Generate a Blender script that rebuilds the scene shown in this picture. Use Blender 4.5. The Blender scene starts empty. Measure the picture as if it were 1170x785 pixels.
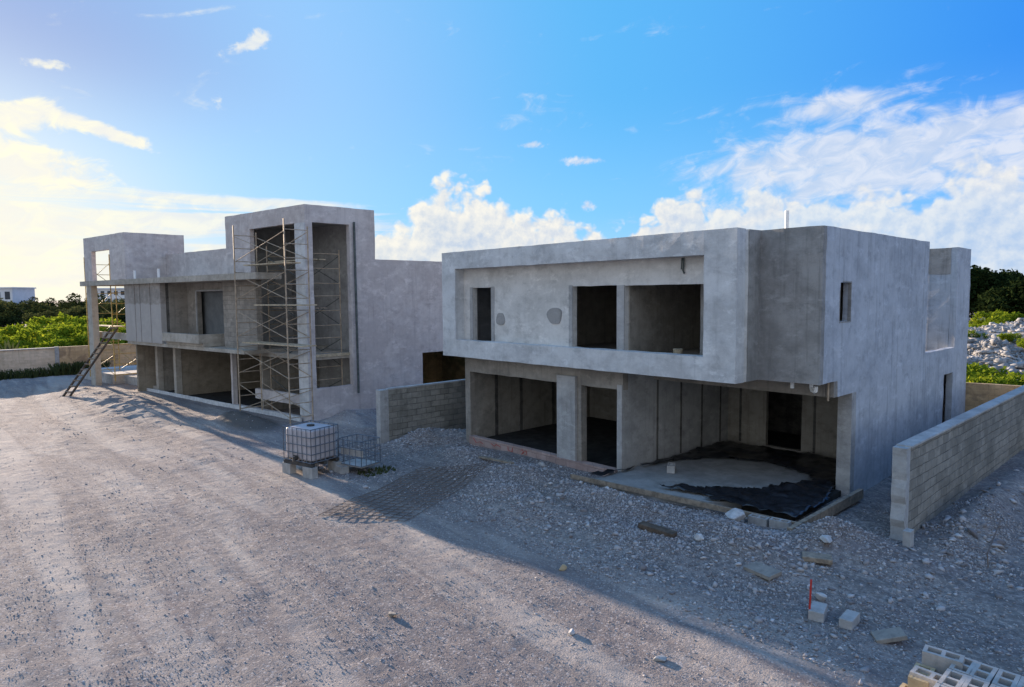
import bpy, math, random
import numpy as np
from mathutils import Vector, Matrix
R_ = math.radians
random.seed(7); rng = np.random.default_rng(11)
SC = bpy.context.scene
COL = SC.collection

# ------------------------------------------------------------------ camera
CAM_H = 5.0232; ALPHA = 0.7477; PITCH = 0.0721; ROLL = -0.0087; FPX = 758.77
cd = bpy.data.cameras.new('camera'); cam = bpy.data.objects.new('camera', cd); COL.objects.link(cam)
cd.sensor_width = 36.0; cd.lens = FPX/1170*36.0; cd.clip_start = 0.1; cd.clip_end = 8000
fw = Vector((-math.cos(ALPHA), math.sin(ALPHA), 0)); rt = Vector((math.sin(ALPHA), math.cos(ALPHA), 0)); up = Vector((0, 0, 1))
F_ = fw*math.cos(PITCH) - up*math.sin(PITCH); U_ = fw*math.sin(PITCH) + up*math.cos(PITCH)
RR = rt*math.cos(ROLL) + U_*math.sin(ROLL); UU = U_*math.cos(ROLL) - rt*math.sin(ROLL)
m = Matrix(((RR.x, UU.x, -F_.x, 0), (RR.y, UU.y, -F_.y, 0), (RR.z, UU.z, -F_.z, CAM_H), (0, 0, 0, 1)))
cam.matrix_world = m
SC.camera = cam

# ------------------------------------------------------------------ exposure
SC.view_settings.view_transform = 'Standard'; SC.view_settings.look = 'None'
SC.view_settings.exposure = 1.56; SC.view_settings.gamma = 1.0
SC.view_settings.use_curve_mapping = False

# ------------------------------------------------------------------ node helpers
class S:
    """a socket that can be used in arithmetic"""
    def __init__(s, t, o): s.t = t; s.o = o
    def __add__(a, b): return mth(a.t, 'ADD', a, b)
    def __radd__(a, b): return mth(a.t, 'ADD', b, a)
    def __sub__(a, b): return mth(a.t, 'SUBTRACT', a, b)
    def __rsub__(a, b): return mth(a.t, 'SUBTRACT', b, a)
    def __mul__(a, b): return mth(a.t, 'MULTIPLY', a, b)
    def __rmul__(a, b): return mth(a.t, 'MULTIPLY', b, a)
    def __truediv__(a, b): return mth(a.t, 'DIVIDE', a, b)
    def __rtruediv__(a, b): return mth(a.t, 'DIVIDE', b, a)
def plug(t, inp, v):
    if isinstance(v, S): t.links.new(v.o, inp)
    elif v is not None: inp.default_value = v
def mth(t, op, a, b=None, c=None, clamp=False):
    n = t.nodes.new('ShaderNodeMath'); n.operation = op; n.use_clamp = clamp
    plug(t, n.inputs[0], a)
    if b is not None: plug(t, n.inputs[1], b)
    if c is not None: plug(t, n.inputs[2], c)
    return S(t, n.outputs[0])
def sstep(t, v, a, b, lo=0.0, hi=1.0):
    n = t.nodes.new('ShaderNodeMapRange'); n.interpolation_type = 'SMOOTHSTEP'
    plug(t, n.inputs[0], v); plug(t, n.inputs[1], a); plug(t, n.inputs[2], b)
    n.inputs[3].default_value = lo; n.inputs[4].default_value = hi
    return S(t, n.outputs[0])
def xyz(t, x=0.0, y=0.0, z=0.0):
    n = t.nodes.new('ShaderNodeCombineXYZ')
    plug(t, n.inputs[0], x); plug(t, n.inputs[1], y); plug(t, n.inputs[2], z)
    return S(t, n.outputs[0])
def sep(t, v):
    n = t.nodes.new('ShaderNodeSeparateXYZ'); plug(t, n.inputs[0], v)
    return S(t, n.outputs[0]), S(t, n.outputs[1]), S(t, n.outputs[2])
def noise(t, v, scale, detail=4, rough=0.5, dist=0.0, dims='3D'):
    n = t.nodes.new('ShaderNodeTexNoise'); n.noise_dimensions = dims
    plug(t, n.inputs['Vector'], v); plug(t, n.inputs['Scale'], float(scale)); n.inputs['Detail'].default_value = detail
    n.inputs['Roughness'].default_value = rough; n.inputs['Distortion'].default_value = dist
    return S(t, n.outputs['Fac'])
def voro(t, v, scale, feature='F1', smooth=None, detail=0.0, rough=0.5, dims='3D'):
    n = t.nodes.new('ShaderNodeTexVoronoi'); n.feature = feature; n.voronoi_dimensions = dims
    plug(t, n.inputs['Vector'], v); n.inputs['Scale'].default_value = scale
    if smooth is not None: n.inputs['Smoothness'].default_value = smooth
    n.inputs['Detail'].default_value = detail; n.inputs['Roughness'].default_value = rough
    return S(t, n.outputs['Distance'])
def mixc(t, f, a, b):
    n = t.nodes.new('ShaderNodeMix'); n.data_type = 'RGBA'; n.clamp_factor = True
    plug(t, n.inputs[0], f)
    for i, v in ((6, a), (7, b)):
        if isinstance(v, S): t.links.new(v.o, n.inputs[i])
        else: n.inputs[i].default_value = (v[0], v[1], v[2], 1)
    return S(t, n.outputs[2])
def vmul(t, v, sx, sy, sz):
    n = t.nodes.new('ShaderNodeVectorMath'); n.operation = 'MULTIPLY'
    plug(t, n.inputs[0], v); n.inputs[1].default_value = (sx, sy, sz)
    return S(t, n.outputs[0])
def fcurve(t, v, pts):
    n = t.nodes.new('ShaderNodeFloatCurve'); c = n.mapping.curves[0]
    n.mapping.use_clip = False
    c.points[0].location = pts[0]; c.points[1].location = pts[-1]
    for p in pts[1:-1]: c.points.new(*p)
    n.mapping.update(); plug(t, n.inputs[1], v); n.inputs[0].default_value = 1.0
    return S(t, n.outputs[0])

# ------------------------------------------------------------------ sky and sun
SUN_EL = R_(9.5); CLOUD_FILL = 3.05
LIGHT = Vector((1.0, 0.006, 0)).normalized()           # where the light travels
SUN_DIR = Vector((-LIGHT.x*math.cos(SUN_EL), -LIGHT.y*math.cos(SUN_EL), math.sin(SUN_EL)))
W = bpy.data.worlds.new('World'); SC.world = W; W.use_nodes = True
W.cycles.sampling_method = 'MANUAL'; W.cycles.sample_map_resolution = 256
t = W.node_tree; t.nodes.clear()
sky = t.nodes.new('ShaderNodeTexSky'); sky.sky_type = 'NISHITA'; sky.sun_disc = False
sky.sun_elevation = SUN_EL; sky.sun_rotation = math.atan2(SUN_DIR.x, SUN_DIR.y)
sky.altitude = 0; sky.air_density = 1.0; sky.dust_density = 0.6; sky.ozone_density = 2.5
tc = t.nodes.new('ShaderNodeTexCoord'); D = S(t, tc.outputs['Generated'])
dx, dy, dz = sep(t, D)
er = dx*rt.x + dy*rt.y; ef = dx*fw.x + dy*fw.y            # bearing measured from the street direction
u = mth(t, 'ARCTAN2', er, ef)*57.2958                     # degrees
v = mth(t, 'ARCSINE', dz)*57.2958
# polarised-looking blue that pales towards the sun, laid over the physical sky
ct = dx*SUN_DIR.x + dy*SUN_DIR.y + dz*SUN_DIR.z
th = mth(t, 'ARCCOSINE', mth(t, 'MINIMUM', mth(t, 'MAXIMUM', ct, -.9999), .9999))*57.2958
blue = mixc(t, sstep(t, th, 95, 46), (.0, .72, 3.15), (.36, 1.66, 3.25))
blue = mixc(t, sstep(t, th, 52, 24), blue, (1.02, 1.98, 3.3))
blue = mixc(t, sstep(t, th, 30, 10)*sstep(t, v, 9, 19), blue, (.84, 1.30, 2.45))
blue = mixc(t, sstep(t, v, 17, 5)*.55, blue, (.95, 2.3, 3.7))
base = mixc(t, .93, S(t, sky.outputs[0]), blue)
def gauss(cu, cv, su, sv, rot=0.0):
    a = u - cu; b = v - cv
    if rot: a, b = a*math.cos(rot) + b*math.sin(rot), b*math.cos(rot) - a*math.sin(rot)
    q = (a/su)*(a/su) + (b/sv)*(b/sv)
    return mth(t, 'EXPONENT', q*-1.0)
uv = xyz(t, u, v, 0.0)
# cumulus bank along the horizon
H = fcurve(t, (u+180.0)/360.0, [(0.0000, 0.3), (0.2500, 0.3), (0.3889, 0.2), (0.4389, 0.1), (0.4625, 0.16), (0.4686, 0.7), (0.4744, 0.8), (0.4792, 0.86), (0.4844, 1.1), (0.4883, 1.12), (0.4933, 0.98), (0.5014, 0.84), (0.5083, 0.86), (0.5144, 0.76), (0.5211, 0.84), (0.5247, 0.55), (0.5283, 0.7), (0.5347, 0.84), (0.5431, 0.92), (0.5500, 0.86), (0.5567, 0.98), (0.5639, 0.88), (0.5708, 0.95), (0.5778, 0.88), (0.5847, 0.8), (0.5939, 0.98), (0.6028, 0.9), (0.6389, 0.6), (0.7500, 0.4), (1.0000, 0.3)])
Hd = H*10.6 - 1.3
wob = noise(t, uv, 0.35, 3, .5, dims='2D')
def billow(off=(0, 0)):
    p = xyz(t, u+off[0], v*1.12+off[1], 0.0)
    w = t.nodes.new('ShaderNodeTexNoise'); w.inputs['Scale'].default_value = 0.55; w.inputs['Detail'].default_value = 4; w.noise_dimensions = '2D'
    t.links.new(p.o, w.inputs['Vector'])
    a = t.nodes.new('ShaderNodeVectorMath'); a.operation = 'MULTIPLY_ADD'
    t.links.new(w.outputs['Color'], a.inputs[0]); a.inputs[1].default_value = (1.3, 1.3, 0); t.links.new(p.o, a.inputs[2])
    q = S(t, a.outputs[0])
    return (1.0 - voro(t, q, 0.30, 'SMOOTH_F1', .5, 0, .5, '2D'))*.62 + (1.0 - voro(t, q, 0.72, 'SMOOTH_F1', .45, 2.0, .5, '2D'))*.38
b0 = billow(); b1 = billow((-.45, .65))
body = Hd - v + (b0-.56)*5.0 + (wob-.5)*2.2
cum = sstep(t, body, -.3, 1.2)
relief = noise(t, uv, 1.1, 5, .6, dims='2D') - noise(t, xyz(t, u-.30, v+.45, 0.0), 1.1, 5, .6, dims='2D')
lit = mth(t, 'ADD', (b0-b1)*1.5 + relief*1.5, .52, clamp=True)
depth = sstep(t, body, .3, 5.5)
lum = mth(t, 'ADD', lit*.66, (1.0-depth)*.42, clamp=True)
warm = sstep(t, u, 10.0, -45.0)
c_l = mixc(t, warm, (3.35, 3.2, 2.9), (3.6, 3.45, 2.9))
c_s = mixc(t, warm, (1.75, 2.1, 2.7), (2.7, 2.8, 2.7))
c_cum = mixc(t, lum, c_s, c_l)
# high sheets and streaks: noise on a flat layer seen in perspective
iz = 1.0/mth(t, 'MAXIMUM', dz+.06, .02)
flat = xyz(t, er*iz, ef*iz, 0.0)
cr, sr_ = math.cos(R_(9)), math.sin(R_(9))
tilt = xyz(t, u*cr + v*sr_, v*cr - u*sr_, 0.0)
str_ = noise(t, vmul(t, uv, .05, .9, 1), 1.0, 8, .60, .7, dims='2D')
puff = noise(t, vmul(t, tilt, .13, .40, 1), 1.0, 9, .60, .7, dims='2D')
fine = noise(t, vmul(t, tilt, .55, 1.0, 1), .8, 8, .62, .5, dims='2D')
g_r = gauss(33, 9.4, 17, 3.6, R_(9)) + gauss(22.0, 10.3, 9, 1.5, R_(3))*.9 + gauss(25.5, 13.9, 5.5, 1.2, R_(4))*.95
m_r = sstep(t, g_r*.95 + (puff-.5)*1.7 + (fine-.5)*.9, .22, 1.05)
g_l = gauss(-36.5, 9.3, 6.0, 1.9, R_(-5)) + gauss(-30.5, 11.9, 3.4, .7, R_(-16))*1.0 + gauss(-36, 12.4, 3, 1.2)*.7
m_l = sstep(t, g_l + (puff-.5)*1.0 + (fine-.5)*.9, .36, .74)
g_s = sstep(t, u, 0.0, -18.0)*sstep(t, v, 9.2, 7.4)
m_s = sstep(t, str_*1.0 + g_s*.40 + (fine-.5)*.25, .72, .96)*g_s
small = gauss(-21.0, 18.9, 2.3, .55, R_(22)) + gauss(-20.2, 19.9, .8, .8)*.7 + gauss(-34.2, 15.9, 1.7, .42) + gauss(1.9, 12.5, 1.5, .40) + gauss(5.8, 11.1, 2.2, .45) + gauss(6.5, 7.5, .8, .5) + gauss(-23.2, 14.8, .6, .9)*.6
m_p = sstep(t, small + (fine-.5)*1.3 + (noise(t, uv, 2.2, 5, .6, dims='2D')-.5)*.8, .42, 1.10)
high = mth(t, 'MAXIMUM', mth(t, 'MAXIMUM', m_r*.82, m_s*.85), mth(t, 'MAXIMUM', m_l*.95, m_p*.80))
c_h = mixc(t, warm, (2.9, 2.95, 3.15), (3.65, 3.5, 2.7))
c_h = mixc(t, sstep(t, fine, .35, .7), mixc(t, warm, (2.1, 2.4, 2.95), (3.35, 3.25, 2.9)), c_h)
hazel = sstep(t, v, 7.5, 0.0)
col = mixc(t, hazel*.5, base, mixc(t, warm, (2.3, 3.0, 3.7), (3.7, 3.3, 2.4)))
glow = gauss(-47, 3.5, 17, 9.5)
col = mixc(t, mth(t, 'MINIMUM', glow*.95, .85), col, (3.6, 3.2, 2.3))
col = mixc(t, high, col, c_h)
col = mixc(t, cum*(.95 - sstep(t, u, 9.0, 24.0)*.22), col, c_cum)
# broken bright cloud added overhead and behind the viewer, unseen, to light shaded fronts
over = sstep(t, v, 28, 60)
back = mth(t, 'MAXIMUM', sstep(t, ef, .30, -.35), over*.6)
bk = noise(t, vmul(t, D, 2.2, 2.2, 3.5), 1.0, 3, .55)
col = mixc(t, back*sstep(t, bk, .28, .55), col, mixc(t, over, (CLOUD_FILL*.93, CLOUD_FILL*1.02, CLOUD_FILL*1.10), (CLOUD_FILL*.34, CLOUD_FILL*.80, CLOUD_FILL*1.62)))
below = sstep(t, v, -.2, -2.0)
col = mixc(t, below, col, (1.0, .95, .9))
bg = t.nodes.new('ShaderNodeBackground'); t.links.new(col.o, bg.inputs[0]); bg.inputs[1].default_value = 0.10
wo = t.nodes.new('ShaderNodeOutputWorld'); t.links.new(bg.outputs[0], wo.inputs[0])

sl = bpy.data.lights.new('sun', 'SUN'); sl.energy = 4.6; sl.angle = R_(0.5); sl.color = (1.0, .80, .62)
so = bpy.data.objects.new('sun', sl); COL.objects.link(so); so.location = SUN_DIR*200
so.rotation_euler = SUN_DIR.to_track_quat('Z', 'Y').to_euler()

# ------------------------------------------------------------------ materials
def newmat(name):
    mt = bpy.data.materials.new(name); mt.use_nodes = True; t = mt.node_tree
    p = t.nodes['Principled BSDF']; p.inputs['Specular IOR Level'].default_value = .25
    tc = t.nodes.new('ShaderNodeTexCoord')
    return mt, t, p, S(t, tc.outputs['Object'])
def setc(t, p, c): t.links.new(c.o, p.inputs['Base Color'])
def bump(t, p, h, strength=.3, dist=.02):
    b = t.nodes.new('ShaderNodeBump'); b.inputs['Strength'].default_value = strength; b.inputs['Distance'].default_value = dist
    t.links.new(h.o, b.inputs['Height']); t.links.new(b.outputs[0], p.inputs['Normal'])
def concrete(name, c1, c2, streak=.35, rough_col=None, courses=0.0, patch=0.0, split=None, bmp=.35):
    mt, t, p, o = newmat(name)
    big = noise(t, o, .55, 5, .6, .6); mid = noise(t, o, 2.3, 6, .62, .3); fin = noise(t, o, 28, 5, .7)
    sv = noise(t, vmul(t, o, 6.5, 6.5, .30), 1.0, 7, .68, .2)
    trow = noise(t, vmul(t, o, 2.6, 2.6, 3.4), 1.0, 9, .72, .15)
    trow2 = noise(t, vmul(t, o, 1.5, 1.5, 2.6), 1.0, 9, .74, .2)
    col = mixc(t, sstep(t, big*.5 + trow*.5, .40, .60), c1, c2)
    dk = tuple(x*.50 for x in c1)
    col = mixc(t, sstep(t, sv, .50, .70)*streak*.9, col, dk)
    pale = tuple(min(1, x*1.30) for x in c2)
    col = mixc(t, sstep(t, trow2, .53, .64)*.45, col, pale)
    col = mixc(t, sstep(t, trow, .45, .34)*.34, col, tuple(x*.70 for x in c1))
    col = mixc(t, sstep(t, noise(t, vmul(t, o, .5, .5, .9), 1.0, 9, .70, .3), .55, .62)*.26, col, tuple(x*.76 for x in c1))
    col = mixc(t, sstep(t, fin, .56, .78)*.40, col, dk)
    if rough_col:
        col = mixc(t, sstep(t, noise(t, o, .9, 6, .65, .8), .52, .62)*.7, col, rough_col)
    if split:                                              # wet / dry line of the render coat
        x, y, z = sep(t, o)
        col = mixc(t, sstep(t, z + (mid-.5)*.5, split[0]+.05, split[0]-.05)*.62, col, split[1])
    h = mid*.6 + fin*.35
    if courses:
        x, y, z = sep(t, o)
        br = t.nodes.new('ShaderNodeTexBrick'); br.offset = .5
        q = xyz(t, x+y+(mid-.5)*.06, z+(noise(t, o, 1.1, 4, .6)-.5)*.07, 0.0); t.links.new(q.o, br.inputs['Vector'])
        br.inputs['Scale'].default_value = 1.0; br.inputs['Brick Width'].default_value = .41; br.inputs['Row Height'].default_value = .205
        br.inputs['Mortar Size'].default_value = .012; br.inputs['Mortar Smooth'].default_value = .5
        br.inputs['Color1'].default_value = (1, 1, 1, 1); br.inputs['Color2'].default_value = (.35, .35, .35, 1); br.inputs['Mortar'].default_value = (0, 0, 0, 1)
        bb = S(t, br.outputs['Color']); bf = S(t, br.outputs['Fac'])
        n = t.nodes.new('ShaderNodeSeparateColor'); t.links.new(bb.o, n.inputs[0]); tone = S(t, n.outputs[0])
        bl = noise(t, o, 1.6, 5, .6)
        col = mixc(t, sstep(t, tone, .9, .2)*courses*.55, col, tuple(x*.62 for x in c1))
        col = mixc(t, bf*courses*sstep(t, bl, .42, .62)*.8, col, tuple(x*.50 for x in c1))
        h = h + (1.0-bf)*1.3*courses
    setc(t, p, col); p.inputs['Roughness'].default_value = .92
    bump(t, p, h, bmp, .03)
    return mt
def plain(name, c, rough=.7, var=.25, scale=6.0, metal=0.0, spec=.25, bmp=.15):
    mt, t, p, o = newmat(name)
    f = noise(t, o, scale, 6, .65, .4)
    setc(t, p, mixc(t, sstep(t, f, .3, .7), tuple(x*(1-var) for x in c), tuple(min(1, x*(1+var*.6)) for x in c)))
    p.inputs['Roughness'].default_value = rough; p.inputs['Metallic'].default_value = metal; p.inputs['Specular IOR Level'].default_value = spec
    if bmp: bump(t, p, noise(t, o, scale*4, 5, .6), bmp, .01)
    return mt
M = {}
M['plaster'] = concrete('pale_plaster', (.46, .455, .445), (.61, .605, .59), .30)
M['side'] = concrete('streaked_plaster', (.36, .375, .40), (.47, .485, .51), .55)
M['panel'] = concrete('raw_render', (.23, .22, .205), (.33, .315, .295), .5)
M['loggia'] = concrete('loggia_plaster', (.51, .485, .445), (.65, .62, .575), .15)
M['raw'] = concrete('raw_concrete', (.22, .195, .165), (.32, .285, .24), .5)
M['rawlight'] = concrete('pale_raw_concrete', (.30, .29, .275), (.42, .405, .385), .4)
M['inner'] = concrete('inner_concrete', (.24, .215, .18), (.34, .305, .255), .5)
M['brownwall'] = concrete('brown_tinged_concrete', (.22, .18, .13), (.31, .26, .195), .5)
M['tan'] = concrete('tan_concrete', (.32, .285, .235), (.44, .395, .33), .4)
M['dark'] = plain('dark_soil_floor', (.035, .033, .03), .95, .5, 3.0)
M['slab'] = concrete('smooth_slab', (.20, .20, .195), (.28, .28, .27), .1)
M['tower'] = concrete('lilac_grey_plaster', (.46, .405, .38), (.58, .525, .49), .3)
M['formed'] = concrete('board_formed_concrete', (.25, .22, .19), (.35, .31, .27), .5, split=(4.75, (.44, .41, .38)))
M['courses'] = concrete('bare_block_wall', (.25, .22, .185), (.35, .31, .26), .3, courses=.8)
M['wallgrey'] = concrete('grey_block_wall', (.20, .185, .155), (.31, .285, .24), .3, courses=1.0, bmp=.6)
M['wallbrown'] = concrete('ochre_block_wall', (.50, .335, .18), (.64, .44, .25), .4, rough_col=(.24, .16, .10), courses=.5)
M['wallpale'] = concrete('pale_wall_render', (.55, .425, .30), (.68, .535, .39), .4, courses=.35)
M['wallshade'] = concrete('shaded_block_wall', (.16, .115, .055), (.28, .20, .10), .5, rough_col=(.10, .10, .04), courses=.5)  # ochre wall colour darkened to carry the shade between the houses
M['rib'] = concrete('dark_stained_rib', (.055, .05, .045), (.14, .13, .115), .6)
M['pink'] = concrete('pinkish_block', (.34, .235, .20), (.42, .31, .27), .3, courses=.9)
M['red'] = plain('red_spray_paint', (.45, .04, .03), .7, .2)
M['wood'] = plain('weathered_wood', (.27, .215, .16), .85, .4, 8.0, bmp=.4)
M['woodpale'] = plain('pale_scaffold_board', (.46, .37, .25), .85, .35, 6.0)
M['wooddark'] = plain('dark_old_wood', (.10, .075, .055), .9, .4, 8.0)
M['steel'] = plain('rusty_pale_steel', (.40, .31, .22), .6, .35, 5.0, .15)
M['steeld'] = plain('dark_steel_tube', (.10, .115, .11), .6, .4, 5.0, .3)
M['ochre'] = plain('ochre_scaffold_paint', (.42, .30, .09), .6, .4, 5.0)
M['clod'] = plain('dark_soil', (.10, .085, .08), .95, .4, 8.0, bmp=.4)
M['rust'] = plain('rusty_rebar', (.15, .115, .095), .8, .4, 9.0)
M['white'] = plain('white_pvc', (.78, .77, .74), .4, .08)
M['whiteboard'] = plain('pale_painted_plank', (.62, .60, .57), .7, .2)
M['ibc'] = plain('milky_plastic', (.42, .39, .40), .45, .16, 2.0)
M['cage'] = plain('galvanised_tube', (.14, .16, .19), .5, .2, 6.0, .3)
M['pallet'] = plain('dark_pallet', (.07, .062, .055), .85, .4)
M['tarp'] = plain('black_plastic_sheet', (.018, .019, .022), .34, .6, 3.0, spec=.5, bmp=.6)
M['block'] = concrete('block_concrete', (.30, .285, .265), (.42, .40, .375), .25)
M['blocky'] = concrete('sunlit_yellow_concrete', (.36, .28, .17), (.47, .38, .24), .3)  # warm sunlight on the pile's left end put into the block colour
M['rock'] = plain('limestone', (.46, .44, .42), .95, .3, 7.0, bmp=.6)
M['rubble'] = concrete('grey_rubble', (.17, .165, .16), (.34, .33, .32), .3, bmp=1.0)
M['grey'] = plain('grey_board', (.15, .155, .155), .75, .2, 2.0)
M['glassd'] = plain('dark_window', (.05, .055, .06), .25, .2)
M['farwhite'] = plain('far_white_render', (.68, .66, .64), .8, .1, .6)
M['bark'] = plain('grey_bark', (.10, .08, .06), .95, .4, 6.0)

def leafmat(name, a, b, trans=.45):
    mt, t, p, o = newmat(name)
    gi = t.nodes.new('ShaderNodeNewGeometry'); rnd = S(t, gi.outputs['Random Per Island'])
    f = noise(t, o, .9, 3, .6)
    oi = t.nodes.new('ShaderNodeObjectInfo'); per = S(t, oi.outputs['Random'])
    c = mixc(t, f*.35 + rnd*.40 + per*.25, a, b)
    c = mixc(t, sstep(t, rnd, .93, .99)*.6, c, (b[0]*1.5, b[1]*1.15, b[2]))
    df = t.nodes.new('ShaderNodeBsdfDiffuse'); tr = t.nodes.new('ShaderNodeBsdfTranslucent'); mx = t.nodes.new('ShaderNodeMixShader')
    t.links.new(c.o, df.inputs[0]); t.links.new(c.o, tr.inputs[0]); mx.inputs[0].default_value = trans
    t.links.new(df.outputs[0], mx.inputs[1]); t.links.new(tr.outputs[0], mx.inputs[2])
    t.links.new(mx.outputs[0], t.nodes['Material Output'].inputs[0])
    return mt
M['leafbright'] = leafmat('bright_leaves', (.10, .15, .010), (.25, .31, .025))
M['leafdark'] = leafmat('dark_leaves', (.016, .026, .010), (.045, .058, .020), .3)
M['leafmid'] = leafmat('olive_leaves', (.038, .050, .018), (.085, .095, .035), .35)
M['leafblack'] = leafmat('deep_green_leaves', (.010, .018, .006), (.030, .045, .014), .25)
M['grass'] = leafmat('weed_leaves', (.040, .055, .022), (.085, .10, .04), .3)

def ground_mat():
    mt, t, p, o = newmat('dusty_gravel')
    x, y, z = sep(t, o)
    big = noise(t, vmul(t, o, .16, .34, 1), 1.0, 6, .6, .8)
    mid = noise(t, vmul(t, o, .32, 1.7, 1), 1.0, 9, .70, .5)
    fin = noise(t, o, 9, 8, .74, .3); grit = noise(t, o, 45, 4, .75)
    vn = t.nodes.new('ShaderNodeTexVoronoi'); vn.inputs['Scale'].default_value = 34; vn.inputs['Randomness'].default_value = 1.0
    t.links.new(o.o, vn.inputs['Vector']); vd = S(t, vn.outputs['Distance'])
    sc_ = t.nodes.new('ShaderNodeSeparateColor'); t.links.new(vn.outputs['Color'], sc_.inputs[0]); peb = S(t, sc_.outputs[0]); peb2 = S(t, sc_.outputs[1])
    bend = y + .9*mth(t, 'SINE', x*.11) + .05*x
    trk = noise(t, xyz(t, x*.035, bend*.62, 0.0), 1.0, 3, .5, .25)
    lane = sstep(t, trk, .50, .60)
    edge = mth(t, 'MULTIPLY', sstep(t, trk, .44, .50), sstep(t, trk, .56, .50))
    c = mixc(t, sstep(t, big, .36, .64), (.195, .163, .148), (.285, .245, .215))
    c = mixc(t, sstep(t, mid, .50, .68)*.80, c, (.41, .345, .285))
    c = mixc(t, sstep(t, mid, .48, .36)*.70, c, (.135, .112, .112))
    c = mixc(t, lane*.50*sstep(t, y, 9.0, 7.5), c, (.375, .325, .28))
    c = mixc(t, edge*.55, c, (.165, .14, .13))
    gr_ = 1.0 - lane*.65
    c = mixc(t, sstep(t, fin, .52, .70)*.50*gr_, c, (.135, .115, .11))
    c = mixc(t, sstep(t, fin, .46, .32)*.40, c, (.45, .40, .365))
    c = mixc(t, sstep(t, peb, .84, .98)*.45*gr_, c, (.50, .46, .435))
    c = mixc(t, sstep(t, peb2, .80, .97)*.50*gr_, c, (.12, .102, .098))
    c = mixc(t, sstep(t, grit, .58, .74)*.40, c, (.48, .44, .41))
    c = mixc(t, sstep(t, grit, .42, .30)*.35, c, (.12, .105, .10))
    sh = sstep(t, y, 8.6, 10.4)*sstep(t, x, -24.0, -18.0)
    c = mixc(t, sh*sstep(t, fin + (mid-.5)*.6, .44, .58)*.55, c, (.075, .068, .068))  # gravel gaps painted darker where the houses' shade falls
    # darker damp soil strip under the wire mat, and dark builders' soil by the left house
    a = (x+14.3)*.97 + (y-9.6)*.33; b = (y-9.6)*.94 - (x+14.3)*.34
    q = mth(t, 'MAXIMUM', mth(t, 'ABSOLUTE', a)/1.15, mth(t, 'ABSOLUTE', b)/2.4) + (mid-.5)*.5
    c = mixc(t, sstep(t, q, 1.2, .5)*.42, c, (.13, .108, .095))
    q2 = mth(t, 'EXPONENT', (((x+26.5)/2.6)*((x+26.5)/2.6) + ((y-10.2)/1.0)*((y-10.2)/1.0))*-1.0) + (mid-.5)*.6
    c = mixc(t, sstep(t, q2, .30, .65)*.85, c, (.085, .075, .065))
    setc(t, p, c); p.inputs['Roughness'].default_value = .97; p.inputs['Specular IOR Level'].default_value = .1
    bump(t, p, fin*1.1 + grit*.35 + (1.0-vd)*.35, .55, .03)
    return mt
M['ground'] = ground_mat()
def gravel_mat():
    mt, t, p, o = newmat('crushed_limestone')
    gi = t.nodes.new('ShaderNodeNewGeometry'); rnd = S(t, gi.outputs['Random Per Island'])
    c = mixc(t, sstep(t, rnd, 0, .75), (.17, .155, .155), (.36, .335, .325))
    c = mixc(t, sstep(t, rnd, .90, .98), c, (.48, .46, .45))
    setc(t, p, c); p.inputs['Roughness'].default_value = .95; p.inputs['Specular IOR Level'].default_value = .1
    return mt
M['gravel'] = gravel_mat()

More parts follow.
